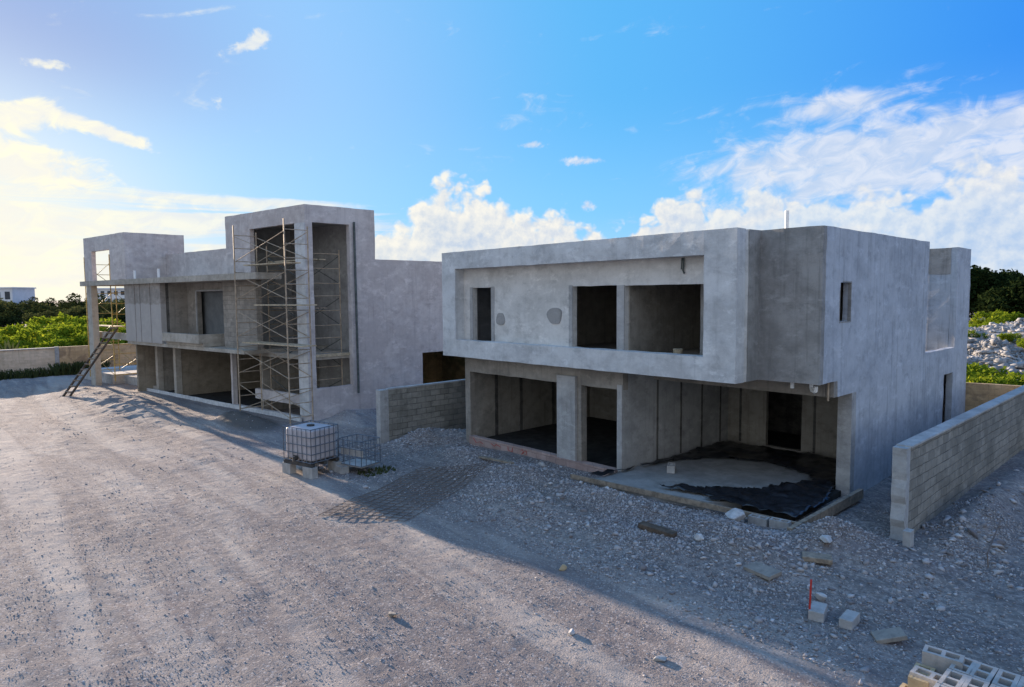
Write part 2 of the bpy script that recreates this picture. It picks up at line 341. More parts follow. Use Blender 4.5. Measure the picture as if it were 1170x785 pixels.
# ------------------------------------------------------------------ mesh helpers
SHEAR = 0.14
def shear_left(p): return (p[0], p[1] + SHEAR*(p[0]+25.4), p[2])
def tag(o, label=None, cat=None, group=None, kind=None):
    if label: o['label'] = label
    if cat: o['category'] = cat
    if group: o['group'] = group
    if kind: o['kind'] = kind
    return o
def empty(name, loc, label, cat, group=None, rz=0.0):
    o = bpy.data.objects.new(name, None); COL.objects.link(o); o.location = loc; o.rotation_euler = (0, 0, rz)
    o.empty_display_size = .3
    return tag(o, label, cat, group)
class MB:
    def __init__(s): s.v = []; s.f = []
    def add(s, vs, fs):
        k = len(s.v); s.v += [tuple(p) for p in vs]; s.f += [tuple(i+k for i in f) for f in fs]; return s
    def box(s, x0, x1, y0, y1, z0, z1):
        return s.add([(x0, y0, z0), (x1, y0, z0), (x1, y1, z0), (x0, y1, z0), (x0, y0, z1), (x1, y0, z1), (x1, y1, z1), (x0, y1, z1)],
                     [(0, 3, 2, 1), (4, 5, 6, 7), (0, 1, 5, 4), (1, 2, 6, 5), (2, 3, 7, 6), (3, 0, 4, 7)])
    def obox(s, c, size, rz=0.0, rx=0.0, ry=0.0):
        mt = Matrix.Translation(c) @ Matrix.Rotation(rz, 4, 'Z') @ Matrix.Rotation(ry, 4, 'Y') @ Matrix.Rotation(rx, 4, 'X')
        a, b, d = size[0]/2, size[1]/2, size[2]/2
        vs = [mt @ Vector(q) for q in [(-a, -b, -d), (a, -b, -d), (a, b, -d), (-a, b, -d), (-a, -b, d), (a, -b, d), (a, b, d), (-a, b, d)]]
        return s.add(vs, [(0, 3, 2, 1), (4, 5, 6, 7), (0, 1, 5, 4), (1, 2, 6, 5), (2, 3, 7, 6), (3, 0, 4, 7)])
    def bar(s, p0, p1, w, h, upv=(0, 0, 1)):
        p0 = Vector(p0); p1 = Vector(p1); d = (p1-p0).normalized(); a = d.cross(Vector(upv))
        a = a.normalized() if a.length > 1e-4 else Vector((1, 0, 0)); b = a.cross(d)
        vs = [q + a*sx*w/2 + b*sz*h/2 for q in (p0, p1) for sx, sz in ((-1, -1), (1, -1), (1, 1), (-1, 1))]
        return s.add(vs, [(0, 1, 2, 3), (7, 6, 5, 4), (0, 4, 5, 1), (1, 5, 6, 2), (2, 6, 7, 3), (3, 7, 4, 0)])
    def tube(s, p0, p1, r, n=6, r1=None):
        p0 = Vector(p0); p1 = Vector(p1); d = (p1-p0).normalized(); a = d.orthogonal().normalized(); b = d.cross(a); r1 = r if r1 is None else r1
        vs = [p0 + (a*math.cos(2*math.pi*i/n) + b*math.sin(2*math.pi*i/n))*r for i in range(n)] + [p1 + (a*math.cos(2*math.pi*i/n) + b*math.sin(2*math.pi*i/n))*r1 for i in range(n)]
        fs = [(i, (i+1) % n, n+(i+1) % n, n+i) for i in range(n)] + [tuple(range(n-1, -1, -1)), tuple(range(n, 2*n))]
        return s.add(vs, fs)
    def path(s, pts, r, n=6):
        for a, b in zip(pts[:-1], pts[1:]): s.tube(a, b, r, n)
        return s
    def wall(s, axis, a0, a1, solids, holes=()):
        """slab between a0 and a1 on axis ('x' or 'y'); rects are (u0,u1,z0,z1) on the other axis"""
        us = sorted({q for r in list(solids)+list(holes) for q in r[:2]}); zs = sorted({q for r in list(solids)+list(holes) for q in r[2:]})
        def fill(g):
            out = [g[0]]
            for q in g[1:]:
                n = max(1, int((q-out[-1])/.28)); out += list(np.linspace(out[-1], q, n+1)[1:])
            return out
        us, zs = fill(us), fill(zs); s.wavy = .016
        def inside(i, j):
            if i < 0 or j < 0 or i >= len(us)-1 or j >= len(zs)-1: return False
            uc = (us[i]+us[i+1])/2; zc = (zs[j]+zs[j+1])/2
            f = lambda r: r[0] < uc < r[1] and r[2] < zc < r[3]
            return any(map(f, solids)) and not any(map(f, holes))
        P = (lambda w, q, z: (q, w, z)) if axis == 'y' else (lambda w, q, z: (w, q, z))
        for i in range(len(us)-1):
            for j in range(len(zs)-1):
                if not inside(i, j): continue
                u0, u1, z0, z1 = us[i], us[i+1], zs[j], zs[j+1]
                q = [(u0, z0), (u1, z0), (u1, z1), (u0, z1)]
                fr = [P(a0, *k) for k in q]; bk = [P(a1, *k) for k in q]
                flip = axis == 'x'
                s.add(fr if not flip else fr[::-1], [(0, 1, 2, 3)]); s.add(bk[::-1] if not flip else bk, [(0, 1, 2, 3)])
                for (di, dj, k0, k1) in ((0, -1, 0, 1), (1, 0, 1, 2), (0, 1, 2, 3), (-1, 0, 3, 0)):
                    if not inside(i+di, j+dj):
                        qd = [fr[k1], fr[k0], bk[k0], bk[k1]]
                        s.add(qd if not flip else qd[::-1], [(0, 1, 2, 3)])
        return s
    def build(s, name, mat, parent=None, fn=None, origin=None, smooth=False, bevel=0.0):
        vs = [fn(p) for p in s.v] if fn else s.v
        if getattr(s, 'wavy', 0):
            A = np.array(vs, float); q = A*2.9
            A[:, 0] += s.wavy*2*fbm(q[:, 1]+q[:, 2]*.7, q[:, 2]-q[:, 1]*.4, 3, 301, .7); A[:, 1] += s.wavy*2*fbm(q[:, 0]+q[:, 2]*.6, q[:, 2]*.9-q[:, 0]*.5, 3, 302, .7); A[:, 2] += s.wavy*2*fbm(q[:, 0]*1.2+q[:, 1]*.5, q[:, 1]-q[:, 0]*.6, 3, 303, .7)
            vs = [tuple(p) for p in A]
        off = Vector(parent_base(parent)) if parent is not None else Vector(origin or (0, 0, 0))
        me = bpy.data.meshes.new(name); me.from_pydata([tuple(Vector(p)-off) for p in vs], [], s.f); me.update()
        me.materials.append(mat)
        if smooth: me.polygons.foreach_set('use_smooth', [True]*len(me.polygons))
        o = bpy.data.objects.new(name, me); COL.objects.link(o)
        if parent is not None: o.parent = parent
        else: o.location = off
        if bevel:
            b = o.modifiers.new('bevel', 'BEVEL'); b.width = bevel; b.segments = 2; b.limit_method = 'ANGLE'
        return o
def parent_base(p):
    v = Vector((0, 0, 0))
    while p is not None: v += p.location; p = p.parent
    return v
def raw_mesh(name, V, F, mat, loc=(0, 0, 0), smooth=False):
    """numpy arrays to a mesh object (all faces with the same number of corners)"""
    me = bpy.data.meshes.new(name); n = len(V); k = F.shape[1]; q = len(F)
    me.vertices.add(n); me.vertices.foreach_set('co', np.ascontiguousarray(V, dtype=np.float32).ravel())
    me.loops.add(q*k); me.loops.foreach_set('vertex_index', np.ascontiguousarray(F, dtype=np.int32).ravel())
    me.polygons.add(q); me.polygons.foreach_set('loop_start', np.arange(0, q*k, k, dtype=np.int32))
    me.polygons.foreach_set('loop_total', np.full(q, k, dtype=np.int32))
    if smooth: me.polygons.foreach_set('use_smooth', np.ones(q, dtype=bool))
    me.update(calc_edges=True); me.validate()
    me.materials.append(mat)
    o = bpy.data.objects.new(name, me); COL.objects.link(o); o.location = loc
    return o
def dup(root, loc, rz=0.0, scale=1.0, label=None, group=None):
    r = root.copy(); COL.objects.link(r); r.location = loc; r.rotation_euler = (0, 0, rz)
    r.scale = (scale,)*3 if not isinstance(scale, tuple) else scale
    if label: r['label'] = label
    if group: r['group'] = group
    for ch in list(root.children):
        c = ch.copy(); COL.objects.link(c); c.parent = r
        for g in list(ch.children):
            d = g.copy(); COL.objects.link(d); d.parent = c
    return r

# ------------------------------------------------------------------ terrain
def vnoise(x, y, seed=0):
    xi = np.floor(x).astype(np.int64); yi = np.floor(y).astype(np.int64); fx = x-xi; fy = y-yi
    fx = fx*fx*(3-2*fx); fy = fy*fy*(3-2*fy)
    def h(a, b):
        n = (a*374761393 + b*668265263 + seed*144269) & 0xffffffff
        n = ((n ^ (n >> 13))*1274126177) & 0xffffffff
        return ((n ^ (n >> 16)) & 0xffff)/65535.0
    return (h(xi, yi)*(1-fx)+h(xi+1, yi)*fx)*(1-fy) + (h(xi, yi+1)*(1-fx)+h(xi+1, yi+1)*fx)*fy
def fbm(x, y, o=4, seed=0, g=.5):
    a = 1; s = 0; n = 0
    for i in range(o):
        s = s + a*(vnoise(x*2**i + 17.3*i, y*2**i - 9.1*i, seed+i)-.5); n += a; a *= g
    return s/n
def sst(x, a, b):
    q = np.clip((x-a)/(b-a), 0, 1); return q*q*(3-2*q)
def tracks(x, y):
    w = y + .9*np.sin(x*.11) + .05*x
    return .5 + 1.6*fbm(x*.035, w*.62, 3, 201)
MOUNDS = [(-9.6, 12.15, 2.6, .75, .26), (-13.2, 12.3, 1.3, .9, .24), (-4.95, 13.3, .8, .75, .52), (-6.5, 12.1, 1.1, .8, .20), (-7.8, 10.8, 1.5, .7, .24), (-11.0, 10.6, 1.2, .75, .26), (-12.4, 11.0, .9, .6, .18),
          (-27.2, 10.1, 2.2, .7, .40), (-23.3, 13.2, 1.3, 1.3, .42), (-21.0, 12.9, .8, 1.0, .34), (-24.2, 14.3, .6, 2.0, .25), (-34.5, 7.7, 5.0, 1.6, .34), (-42, 7.4, 3.0, 1.2, .18),
          (-18.7, 13.0, .7, 1.1, .40), (-18.3, 14.8, .6, 1.4, .35), (-16.2, 12.9, 1.0, .6, .2), (-3.5, 19, .45, 5, .30), (-3.3, 16.2, .5, 1.5, .22), (-25, 7.9, 2.0, .6, .10), (-22, 6.8, 2.2, .5, .09),
          (-31, 4.6, 3.0, .6, .08), (-4.4, 8.6, 1.2, .7, .06), (-6.5, 9.5, 2.0, .5, .10), (-5.6, 11.6, 1.0, .6, .14)]
def height(x, y):
    x = np.asarray(x, float); y = np.asarray(y, float)
    near = np.exp(-(((x+20)/45)**2 + ((y-8)/30)**2)**2)
    h = -.06 + .10*fbm(x*.22, y*.5, 4, 3)
    for mx, my, sx, sy, a in MOUNDS:
        g = np.exp(-(((x-mx)/sx)**2 + ((y-my)/sy)**2))
        h = h + a*g*(1 + .9*fbm(x*1.3, y*1.3, 3, 31))
    h = h + .10*sst(y, 10.2, 12.6)*sst(x, -18, -15)*sst(-x, 3, 4.2)
    # ruts running along the street, and rough lumps
    rut = fbm(x*.12, y*1.9, 4, 9)
    road = 1-sst(y, 8.5, 10.5)
    h = h + .055*rut*road*near
    pair = np.exp(-((y-4.9-.35*np.sin(x*.16))/.16)**2) + np.exp(-((y-6.6-.35*np.sin(x*.16))/.16)**2)
    h = h - .05*pair*road*near*(.6+.8*np.clip(fbm(x*.2, y*.05, 2, 88)+.5, 0, 1)) + .004*pair*np.sin(x*26+ 9*np.abs(y-5.7))*near
    ll = fbm(x*2.1, y*2.6, 4, 21, .6); rough = .5+.9*np.clip(fbm(x*.3, y*.3, 3, 41)+.45, 0, 1)
    h = h + .034*ll*rough*near
    h = h + .020*fbm(x*7, y*7, 3, 51, .75)*near*(.6+.8*np.clip(fbm(x*.5, y*.7, 3, 61)+.5, 0, 1))
    # beyond the plots
    far = sst(y, 34, 60)*sst(x, -60, -30)
    h = h + far*(1.2 + 3.2*fbm(x*.05, y*.05, 4, 77))
    return h
def axis(lo, hi, segs):
    out = [lo]
    for end, step in segs:
        n = max(1, int(round((end-out[-1])/step))); out += list(np.linspace(out[-1], end, n+1)[1:])
    return np.array(out)
gx = axis(-3000, 3000, [(-1000, 400), (-300, 70), (-120, 12), (-62, 1.2), (-46, .14), (-1.0, .066), (6, .35), (40, 3), (120, 10), (500, 60), (3000, 500)])
gy = axis(-3000, 3000, [(-500, 400), (-60, 40), (-6, 3), (0.5, .3), (16, .066), (34, .4), (130, 2.5), (300, 15), (1000, 100), (3000, 400)])
GX, GY = np.meshgrid(gx, gy, indexing='ij'); GZ = height(GX, GY)
nx, ny = len(gx), len(gy); idx = np.arange(nx*ny).reshape(nx, ny)
gf = np.stack([idx[:-1, :-1], idx[1:, :-1], idx[1:, 1:], idx[:-1, 1:]], -1).reshape(-1, 4)
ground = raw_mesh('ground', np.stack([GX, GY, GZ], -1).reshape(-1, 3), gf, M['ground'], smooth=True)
tag(ground, 'dusty rutted grey gravel ground of the building site', 'ground', kind='structure')
def hz(x, y): return float(height(np.array([x]), np.array([y]))[0])

# loose crushed stone
ico = bpy.data.meshes.new('tmp'); import bmesh
_b = bmesh.new(); bmesh.ops.create_icosphere(_b, subdivisions=1, radius=1.0); _b.to_mesh(ico); _b.free()
IV = np.array([q.co[:] for q in ico.vertices]); IF = np.array([p.vertices[:] for p in ico.polygons]); bpy.data.meshes.remove(ico)
def rocks(px, py, rad, pz=None, flat=.62, sink=.25, jit=.36):
    n = len(px); k = len(IV)
    s = rad[:, None]*np.stack([1+.35*rng.standard_normal(n), 1+.35*rng.standard_normal(n), flat*(1+.25*rng.standard_normal(n))], -1).clip(.35, 2)
    a = rng.uniform(0, 6.283, n); til = rng.uniform(-.5, .5, n)
    V = IV[None]*(1+jit*rng.standard_normal((n, k, 1)))*s[:, None, :]
    ca, sa = np.cos(til)[:, None], np.sin(til)[:, None]
    V = np.stack([V[..., 0], V[..., 1]*ca-V[..., 2]*sa, V[..., 1]*sa+V[..., 2]*ca], -1)
    ca, sa = np.cos(a)[:, None], np.sin(a)[:, None]
    V = np.stack([V[..., 0]*ca-V[..., 1]*sa, V[..., 0]*sa+V[..., 1]*ca, V[..., 2]], -1)
    z = height(px, py) if pz is None else pz
    V += np.stack([px, py, z + s[:, 2]*(1-2*sink)*.6], -1)[:, None, :]
    F = (IF[None] + (np.arange(n)*k)[:, None, None]).reshape(-1, 3)
    return V.reshape(-1, 3), F
def scatter(n, x0, x1, y0, y1, r0, r1, dens, p=2.6):
    x = rng.uniform(x0, x1, n); y = rng.uniform(y0, y1, n)
    keep = rng.uniform(0, 1, n) < dens(x, y); x, y = x[keep], y[keep]
    r = r0*(r1/r0)**(rng.uniform(0, 1, len(x))**p)
    return x, y, r
clump = lambda x, y: np.clip(fbm(x*.7, y*.9, 3, 91)*2.2+.35, .03, 1)
def bank(x, y):
    d = np.zeros_like(x)
    for mx, my, sx, sy, a in MOUNDS: d += min(1, a*4)*np.exp(-(((x-mx)/sx)**2 + ((y-my)/sy)**2)*.7)
    return np.clip(d, .05, 1)*np.clip(clump(x, y)+.35, 0, 1)
free = lambda x, y: ~((y > 14.1) & (x > -18) & (x < -6)) & ~((x > -11.6) & (x < -5.6) & (y > 13.05+ (x+11.6)*.1)) & ~((y > 11.9+.14*(x+25.4)) & (x < -25))
sets = [scatter(9000, -24, -1, 1.5, 10.5, .006, .020, lambda x, y: clump(x, y)*free(x, y), 3.2),
        scatter(16000, -20, -1.4, 8.9, 16, 0.016, .062, lambda x, y: bank(x, y)*free(x, y), 2.0),
        scatter(9000, -46, -18, 2, 16, .008, .032, lambda x, y: np.clip(bank(x, y)*.9+clump(x, y)*.14, 0, 1)*free(x, y), 2.6),
        scatter(2500, -4.0, 2, 13, 30, .02, .10, lambda x, y: clump(x, y)*.8*((x > -3.9)), 2.0),
        scatter(900, -34, -20.5, 17, 24, .04, .16, lambda x, y: (x > -25)*1.0, 1.6)]
pxs = np.concatenate([s[0] for s in sets]); pys = np.concatenate([s[1] for s in sets]); prs = np.concatenate([s[2] for s in sets])
V, F = rocks(pxs, pys, prs)
# dense chips close by: eight-sided grains
gxs, gys, grs = scatter(230000, -26, -1.0, .8, 11.5, .005, .013, lambda x, y: np.clip(clump(x*1.3, y*1.6)*.75+.12, 0, 1)*free(x, y)*np.clip(1.15-np.hypot(x, y)/19, .05, 1), 1.8)
OV = np.array([(1, 0, 0), (0, 1, 0), (-1, 0, 0), (0, -1, 0), (0, 0, 1), (0, 0, -1)], float); OF = np.array([(0, 1, 4), (1, 2, 4), (2, 3, 4), (3, 0, 4), (1, 0, 5), (2, 1, 5), (3, 2, 5), (0, 3, 5)])
_iv, _if = IV, IF; IV, IF = OV, OF
bx_, by_, br_ = scatter(260000, -20, -1.2, 8.9, 18, .009, .032, lambda x, y: np.clip(bank(x, y)*1.1+.10, 0, 1)*np.clip(fbm(x*.8, y*1.1, 4, 411)*4+.5, .10, 1)*free(x, y), 1.7)
V2, F2 = rocks(np.concatenate([gxs, bx_]), np.concatenate([gys, by_]), np.concatenate([grs, br_]), None, .8, .2, .22); IV, IF = _iv, _if
F = np.concatenate([F, F2+len(V)]); V = np.concatenate([V, V2])
tag(raw_mesh('gravel', V, F, M['gravel']), 'loose crushed limestone strewn over the site ground', 'gravel', kind='stuff')

cx_, cy_, cr_ = scatter(9000, -34, -2, 2, 11, .006, .020, lambda x, y: np.clip(fbm(x*.45, y*1.6, 3, 133)*3.2-.55, 0, 1)*free(x, y), 2.4)
V, F = rocks(cx_, cy_, cr_, None, .7, .3, .3); tag(raw_mesh('soil_clods', V, F, M['clod']), 'dark soil clods scattered in streaks over the road', 'soil clods', kind='stuff')

# ------------------------------------------------------------------ right-hand house
HR = empty('concrete_house', (-12.0, 14.2, 0), 'bare grey two-storey concrete house with a wide framed upper opening above an open garage', 'house')
MB().wall('y', 13.73, 14.10, [(-18.28, -7.45, 3.0, 6.48)], [(-17.57, -8.27, 3.56, 5.92)]).build('upper_frame', M['plaster'], HR, bevel=.012)
MB().wall('y', 14.10, 14.28, [(-18.26, -7.47, 3.0, 6.46)], [(-17.1, -16.17, 3.4, 5.29), (-12.66, -11.07, 3.4, 5.27), (-10.83, -7.9, 3.4, 5.26)]).build('loggia_wall', M['loggia'], HR)
# jambs left rough around the openings
for x0, x1, y_, z1 in ((-12.80, -12.66, 14.085, 5.30), (-16.17, -16.02, 14.085, 5.31), (-17.24, -17.1, 14.085, 5.31), (-11.07, -10.83, 14.075, 5.27)):
    MB().box(x0, x1, y_, 14.10, 3.50, z1).build('door_jamb', M['rawlight'], HR)
for cx, cz, rx, rz_ in ((-13.35, 4.42, .29, .27), (-15.72, 4.28, .20, .22)):
    ring = [(cx+rx*math.cos(a)*(1+.13*math.sin(3*a+cx)), 14.078, cz+rz_*math.sin(a)*(1+.12*math.cos(2*a))) for a in np.linspace(0, 2*math.pi, 22)[:-1]]
    pt = MB(); k = len(ring); pt.add(ring+[(q[0], 14.10, q[2]) for q in ring], [tuple(range(k))]+[(i, k+i, k+(i+1) % k, (i+1) % k) for i in range(k)])
    pt.build('plaster_patch', M['panel'], HR)
MB().wall('y', 14.80, 14.98, [(-9.0, -6.03, 3.0, 6.48)]).box(-7.63, -7.45, 14.28, 14.80, 3.0, 6.478).build('corner_panel', M['panel'], HR)
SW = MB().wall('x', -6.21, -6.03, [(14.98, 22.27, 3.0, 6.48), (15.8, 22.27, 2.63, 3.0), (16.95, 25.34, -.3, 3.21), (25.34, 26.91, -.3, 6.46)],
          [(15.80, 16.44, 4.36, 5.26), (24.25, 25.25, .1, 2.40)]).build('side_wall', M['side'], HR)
wr = MB()
for y0, y1, z0, z1 in ((15.77, 15.80, 4.33, 5.29), (16.44, 16.47, 4.33, 5.29), (15.80, 16.44, 4.33, 4.36), (15.80, 16.44, 5.26, 5.29)): wr.box(-6.10, -6.026, y0, y1, z0, z1)
wr.build('window_surround', M['panel'], HR)
MB().box(-18.1, -7.64, 14.285, 14.985, 5.80, 6.05).box(-18.1, -6.215, 14.985, 22.05, 5.80, 6.05).build('roof_slab', M['raw'], HR)
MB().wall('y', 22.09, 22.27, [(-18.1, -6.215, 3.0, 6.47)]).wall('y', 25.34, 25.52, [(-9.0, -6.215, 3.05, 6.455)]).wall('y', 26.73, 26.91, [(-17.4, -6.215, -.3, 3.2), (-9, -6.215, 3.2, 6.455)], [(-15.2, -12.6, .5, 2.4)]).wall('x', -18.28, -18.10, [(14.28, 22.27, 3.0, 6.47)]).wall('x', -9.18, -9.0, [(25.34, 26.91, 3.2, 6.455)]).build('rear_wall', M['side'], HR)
MB().box(-9.0, -6.225, 25.335, 25.34, 5.60, 6.45).build('dark_band', M['panel'], HR)  # upper band of the terrace wall in darker render
# floor slab of the upper storey and the terrace behind
MB().box(-18.25, -7.65, 14.29, 15.78, 3.004, 3.40).box(-7.60, -6.22, 14.99, 15.78, 3.004, 3.40).box(-18.25, -6.22, 15.78, 22.08, 3.004, 3.40).box(-17.3, -6.22, 22.28, 26.72, 2.9, 3.06).build('floor_slab', M['inner'], HR)
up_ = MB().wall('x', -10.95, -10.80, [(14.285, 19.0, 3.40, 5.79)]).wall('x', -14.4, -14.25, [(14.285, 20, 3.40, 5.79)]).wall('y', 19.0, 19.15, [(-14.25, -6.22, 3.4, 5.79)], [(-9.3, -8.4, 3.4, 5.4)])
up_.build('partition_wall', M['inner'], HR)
# ground floor
MB().wall('y', 14.2, 14.42, [(-17.68, -10.95, 2.46, 2.998)]).box(-17.68, -17.42, 14.2, 14.42, -.35, 2.46).build('front_beam', M['raw'], HR)
MB().box(-13.30, -12.58, 14.10, 14.44, .05, 2.70).build('column', M['rawlight'], HR, bevel=.01)
MB().box(-12.58, -12.42, 14.19, 14.43, .2, 2.459).build('door_jamb', M['raw'], HR)
MB().box(-11.12, -10.955, 14.16, 14.43, .2, 2.60).build('door_jamb', M['rawlight'], HR)
sill = MB().box(-17.42, -13.30, 14.13, 14.33, -.35, .27).box(-13.32, -11.1, 14.05, 14.34, -.35, .26).build('block_sill', M['pink'], HR)
gr = None
def stroke(pts, y=14.126):
    for a, b in zip(pts[:-1], pts[1:]): gr.bar((a[0], y, a[1]), (b[0], y, b[1]), .006, .022, (0, 1, 0))
for cx, kind in ((-17.0, 0), (-16.1, 1), (-15.35, 2), (-14.75, 3)):
    z = .13; gr = MB()
    if kind == 0: stroke([(cx-.2, z+.1), (cx-.05, z-.05), (cx+.15, z+.02), (cx+.3, z-.03)])
    if kind == 1: stroke([(cx-.2, z+.05), (cx, z-.02), (cx+.05, z+.06), (cx+.3, z)])
    if kind == 2: stroke([(cx-.12, z+.08), (cx-.10, z-.04), (cx+.08, z-.05), (cx+.1, z+.08), (cx+.08, z-.09)])
    if kind == 3: stroke([(cx-.15, z+.02), (cx-.05, z+.09), (cx+.02, z), (cx-.1, z-.07), (cx-.02, z+.01), (cx+.12, z+.08), (cx+.15, z-.02), (cx+.05, z-.06)])
    gr.build('paint_scrawl', M['red'], sill)
MB().wall('x', -11.12, -10.95, [(14.43, 19.75, -.1, 2.99)]).build('garage_wall', M['rawlight'], HR)
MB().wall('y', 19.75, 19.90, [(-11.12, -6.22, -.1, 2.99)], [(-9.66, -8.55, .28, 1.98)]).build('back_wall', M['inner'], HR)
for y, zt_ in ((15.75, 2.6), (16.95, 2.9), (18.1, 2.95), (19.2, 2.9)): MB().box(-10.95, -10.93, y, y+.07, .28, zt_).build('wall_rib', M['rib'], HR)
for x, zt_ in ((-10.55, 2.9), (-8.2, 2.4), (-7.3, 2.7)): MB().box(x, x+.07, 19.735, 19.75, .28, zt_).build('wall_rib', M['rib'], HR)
MB().box(-10.95, -6.22, 15.6, 15.8, 2.63, 2.998).box(-6.21, -6.035, 15.6, 15.798, 2.63, 2.998).build('garage_beam', M['raw'], HR)
MB().box(-6.36, -6.032, 16.70, 16.948, -.3, 2.628).build('garage_column', M['rawlight'], HR)
MB().wall('y', 22.3, 22.45, [(-11.12, -6.22, -.1, 2.89)]).build('darkening_wall', M['rib'], HR)  # added wall in the dark rib material, blackens the doorway behind the garage
MB().wall('x', -17.66, -17.42, [(14.42, 26.7, -.35, 2.9)]).build('left_wall', M['inner'], HR)
for y in (15.3, 16.5, 18.2): MB().box(-17.42, -17.40, y, y+.14, .1, 2.9).build('wall_rib', M['rib'], HR)
MB().wall('y', 20.4, 20.55, [(-17.4, -11.13, -.1, 2.89)], [(-15.6, -13.0, .25, 2.35)]).build('room_wall', M['inner'], HR)
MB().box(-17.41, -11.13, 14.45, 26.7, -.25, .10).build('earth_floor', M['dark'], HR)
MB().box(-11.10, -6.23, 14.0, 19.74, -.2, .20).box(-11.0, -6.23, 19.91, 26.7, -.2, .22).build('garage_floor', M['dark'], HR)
# pipes and cable
MB().tube((-8.32, 18.0, 6.05), (-8.32, 18.0, 7.27), .055, 10).build('vent_pipe', M['white'], HR)
dp = MB().path([(-6.42, 15.3, 3.0), (-6.42, 15.3, 2.86), (-6.38, 15.26, 2.80), (-6.30, 15.18, 2.79), (-6.25, 15.13, 2.82), (-6.24, 15.12, 2.92)], .045, 8)
dp.build('drain_pipe', M['white'], HR)
MB().tube((-6.75, 15.05, 3.0), (-6.75, 15.05, 2.84), .045, 8).build('drain_pipe', M['white'], HR)
MB().tube((-6.14, 15.55, 3.0), (-6.14, 15.55, 2.55), .025, 6).build('drain_pipe', M['steel'], HR)
MB().path([(-9.03, 14.06, 5.90), (-9.02, 14.05, 5.75), (-9.04, 14.06, 5.60), (-9.00, 14.05, 5.52)], .022, 5).path([(-9.07, 14.06, 5.90), (-9.08, 14.05, 5.62)], .016, 5).build('hanging_cable', M['steeld'], HR)

# ------------------------------------------------------------------ left-hand house (built in street-aligned, slightly skewed plan)
HL = empty('concrete_house', (-33.0, 12.0, 0), 'grey unfinished concrete house with tall stair tower, seen on the left behind scaffolding', 'house')
def L(mb, name, mat, bevel=0.0, parent=None): return mb.build(name, mat, parent or HL, fn=shear_left, bevel=bevel)
L(MB().wall('y', 12.1, 12.3, [(-31.35, -25.14, -.3, 8.72)], [(-29.3, -25.82, 1.0, 8.02), (-31.2, -25.82, .1, .57), (-31.2, -29.3, .56, 2.6)]), 'tower_front', M['tower'])
L(MB().wall('x', -25.34, -25.14, [(12.3, 15.27, -.4, 8.72), (15.27, 17.65, -.4, 6.63), (17.65, 22.5, 2.43, 6.63)], [(12.40, 14.06, 1.30, 8.03)]), 'tower_side', M['tower'])
L(MB().box(-25.815, -25.145, 12.06, 12.098, .2, 8.0), 'corner_pillar', M['plaster'])
L(MB().wall('x', -31.35, -31.15, [(12.3, 15.07, 2.66, 8.715)]).wall('y', 15.07, 15.27, [(-31.35, -25.345, -.3, 8.715)]).box(-31.15, -25.345, 12.3, 15.07, 8.25, 8.45), 'tower_shell', M['rawlight'])
L(MB().box(-31.14, -25.35, 12.31, 15.06, 2.45, 2.65), 'stair_landing', M['tan'])
L(MB().wall('y', 22.3, 22.5, [(-40, -25.345, -.3, 6.6)]).box(-40, -25.345, 15.28, 22.29, 6.1, 6.3).wall('y', 17.45, 17.65, [(-40, -25.345, -.3, 6.6)]), 'rear_wall', M['tower'])
L(MB().wall('x', -29.2, -29.0, [(17.66, 22.28, -.3, 6.05)]).wall('y', 22.2, 22.29, [(-28.98, -25.36, -.3, 2.4)]), 'undercroft_wall', M['wallshade'])  # wall colour with the undercroft shade painted in
L(MB().box(-46.2, -31.37, 11.0, 17.44, 5.79, 6.06).box(-31.37, -26.9, 11.0, 12.097, 5.79, 6.06), 'roof_canopy', M['tan'])
# board-formed panels: each is one lift of formwork
for x0, x1 in ((-40.3, -39.06), (-38.98, -38.42), (-38.34, -37.22), (-37.14, -36.02)):
    L(MB().box(x0, x1, 11.15, 11.40, 2.78, 5.788), 'formed_panel', M['formed'])
L(MB().box(-40.28, -36.05, 11.40, 11.55, 2.8, 5.787), 'panel_backing', M['rib'])
L(MB().wall('x', -40.28, -40.1, [(11.55, 17.4, -.2, 5.787)]), 'end_wall', M['brownwall'])
L(MB().wall('y', 12.4, 12.6, [(-36.05, -31.2, 2.95, 5.787)], [(-34.95, -32.15, 3.2, 5.36)]).wall('x', -36.2, -36.02, [(11.55, 12.4, 2.95, 5.787)]), 'loggia_wall', M['raw'])
L(MB().box(-35.02, -34.95, 12.34, 12.4, 3.36, 5.36).box(-32.15, -31.98, 12.30, 12.4, 3.2, 5.42).box(-34.95, -32.15, 12.34, 12.40, 5.36, 5.43), 'window_frame', M['rawlight'])
L(MB().box(-36.0, -31.4, 12.78, 12.83, 3.0, 5.7), 'window_board', M['grey'])
L(MB().wall('y', 11.8, 12.05, [(-31.2, -28.4, 2.78, 5.787)]).box(-31.2, -31.05, 12.05, 12.39, 2.95, 5.787), 'block_infill', M['courses'])
L(MB().box(-35.65, -31.9, 11.0, 11.18, 2.95, 3.36).box(-32.08, -31.9, 11.18, 12.39, 2.95, 3.36), 'balcony_parapet', M['tan'])
L(MB().box(-40.3, -28.4, 11.2, 17.4, 2.62, 2.778).box(-35.65, -31.9, 11.19, 12.39, 2.79, 2.945).box(-46.0, -40.32, 11.5, 11.8, 2.75, 3.1), 'floor_slab', M['tan'])
L(MB().wall('x', -36.95, -36.75, [(12.3, 17.4, -.3, 2.61)]), 'garage_wall', M['brownwall'])
L(MB().box(-36.98, -36.72, 12.02, 12.30, -.3, 2.61), 'column', M['tan'])
L(MB().wall('x', -39.5, -39.3, [(12.5, 17.4, -.3, 2.61)]).wall('y', 17.3, 17.44, [(-40.0, -29.2, -.3, 2.61)]).wall('x', -29.3, -29.1, [(12.35, 17.4, -.3, 2.6)]), 'partition_wall', M['inner'])
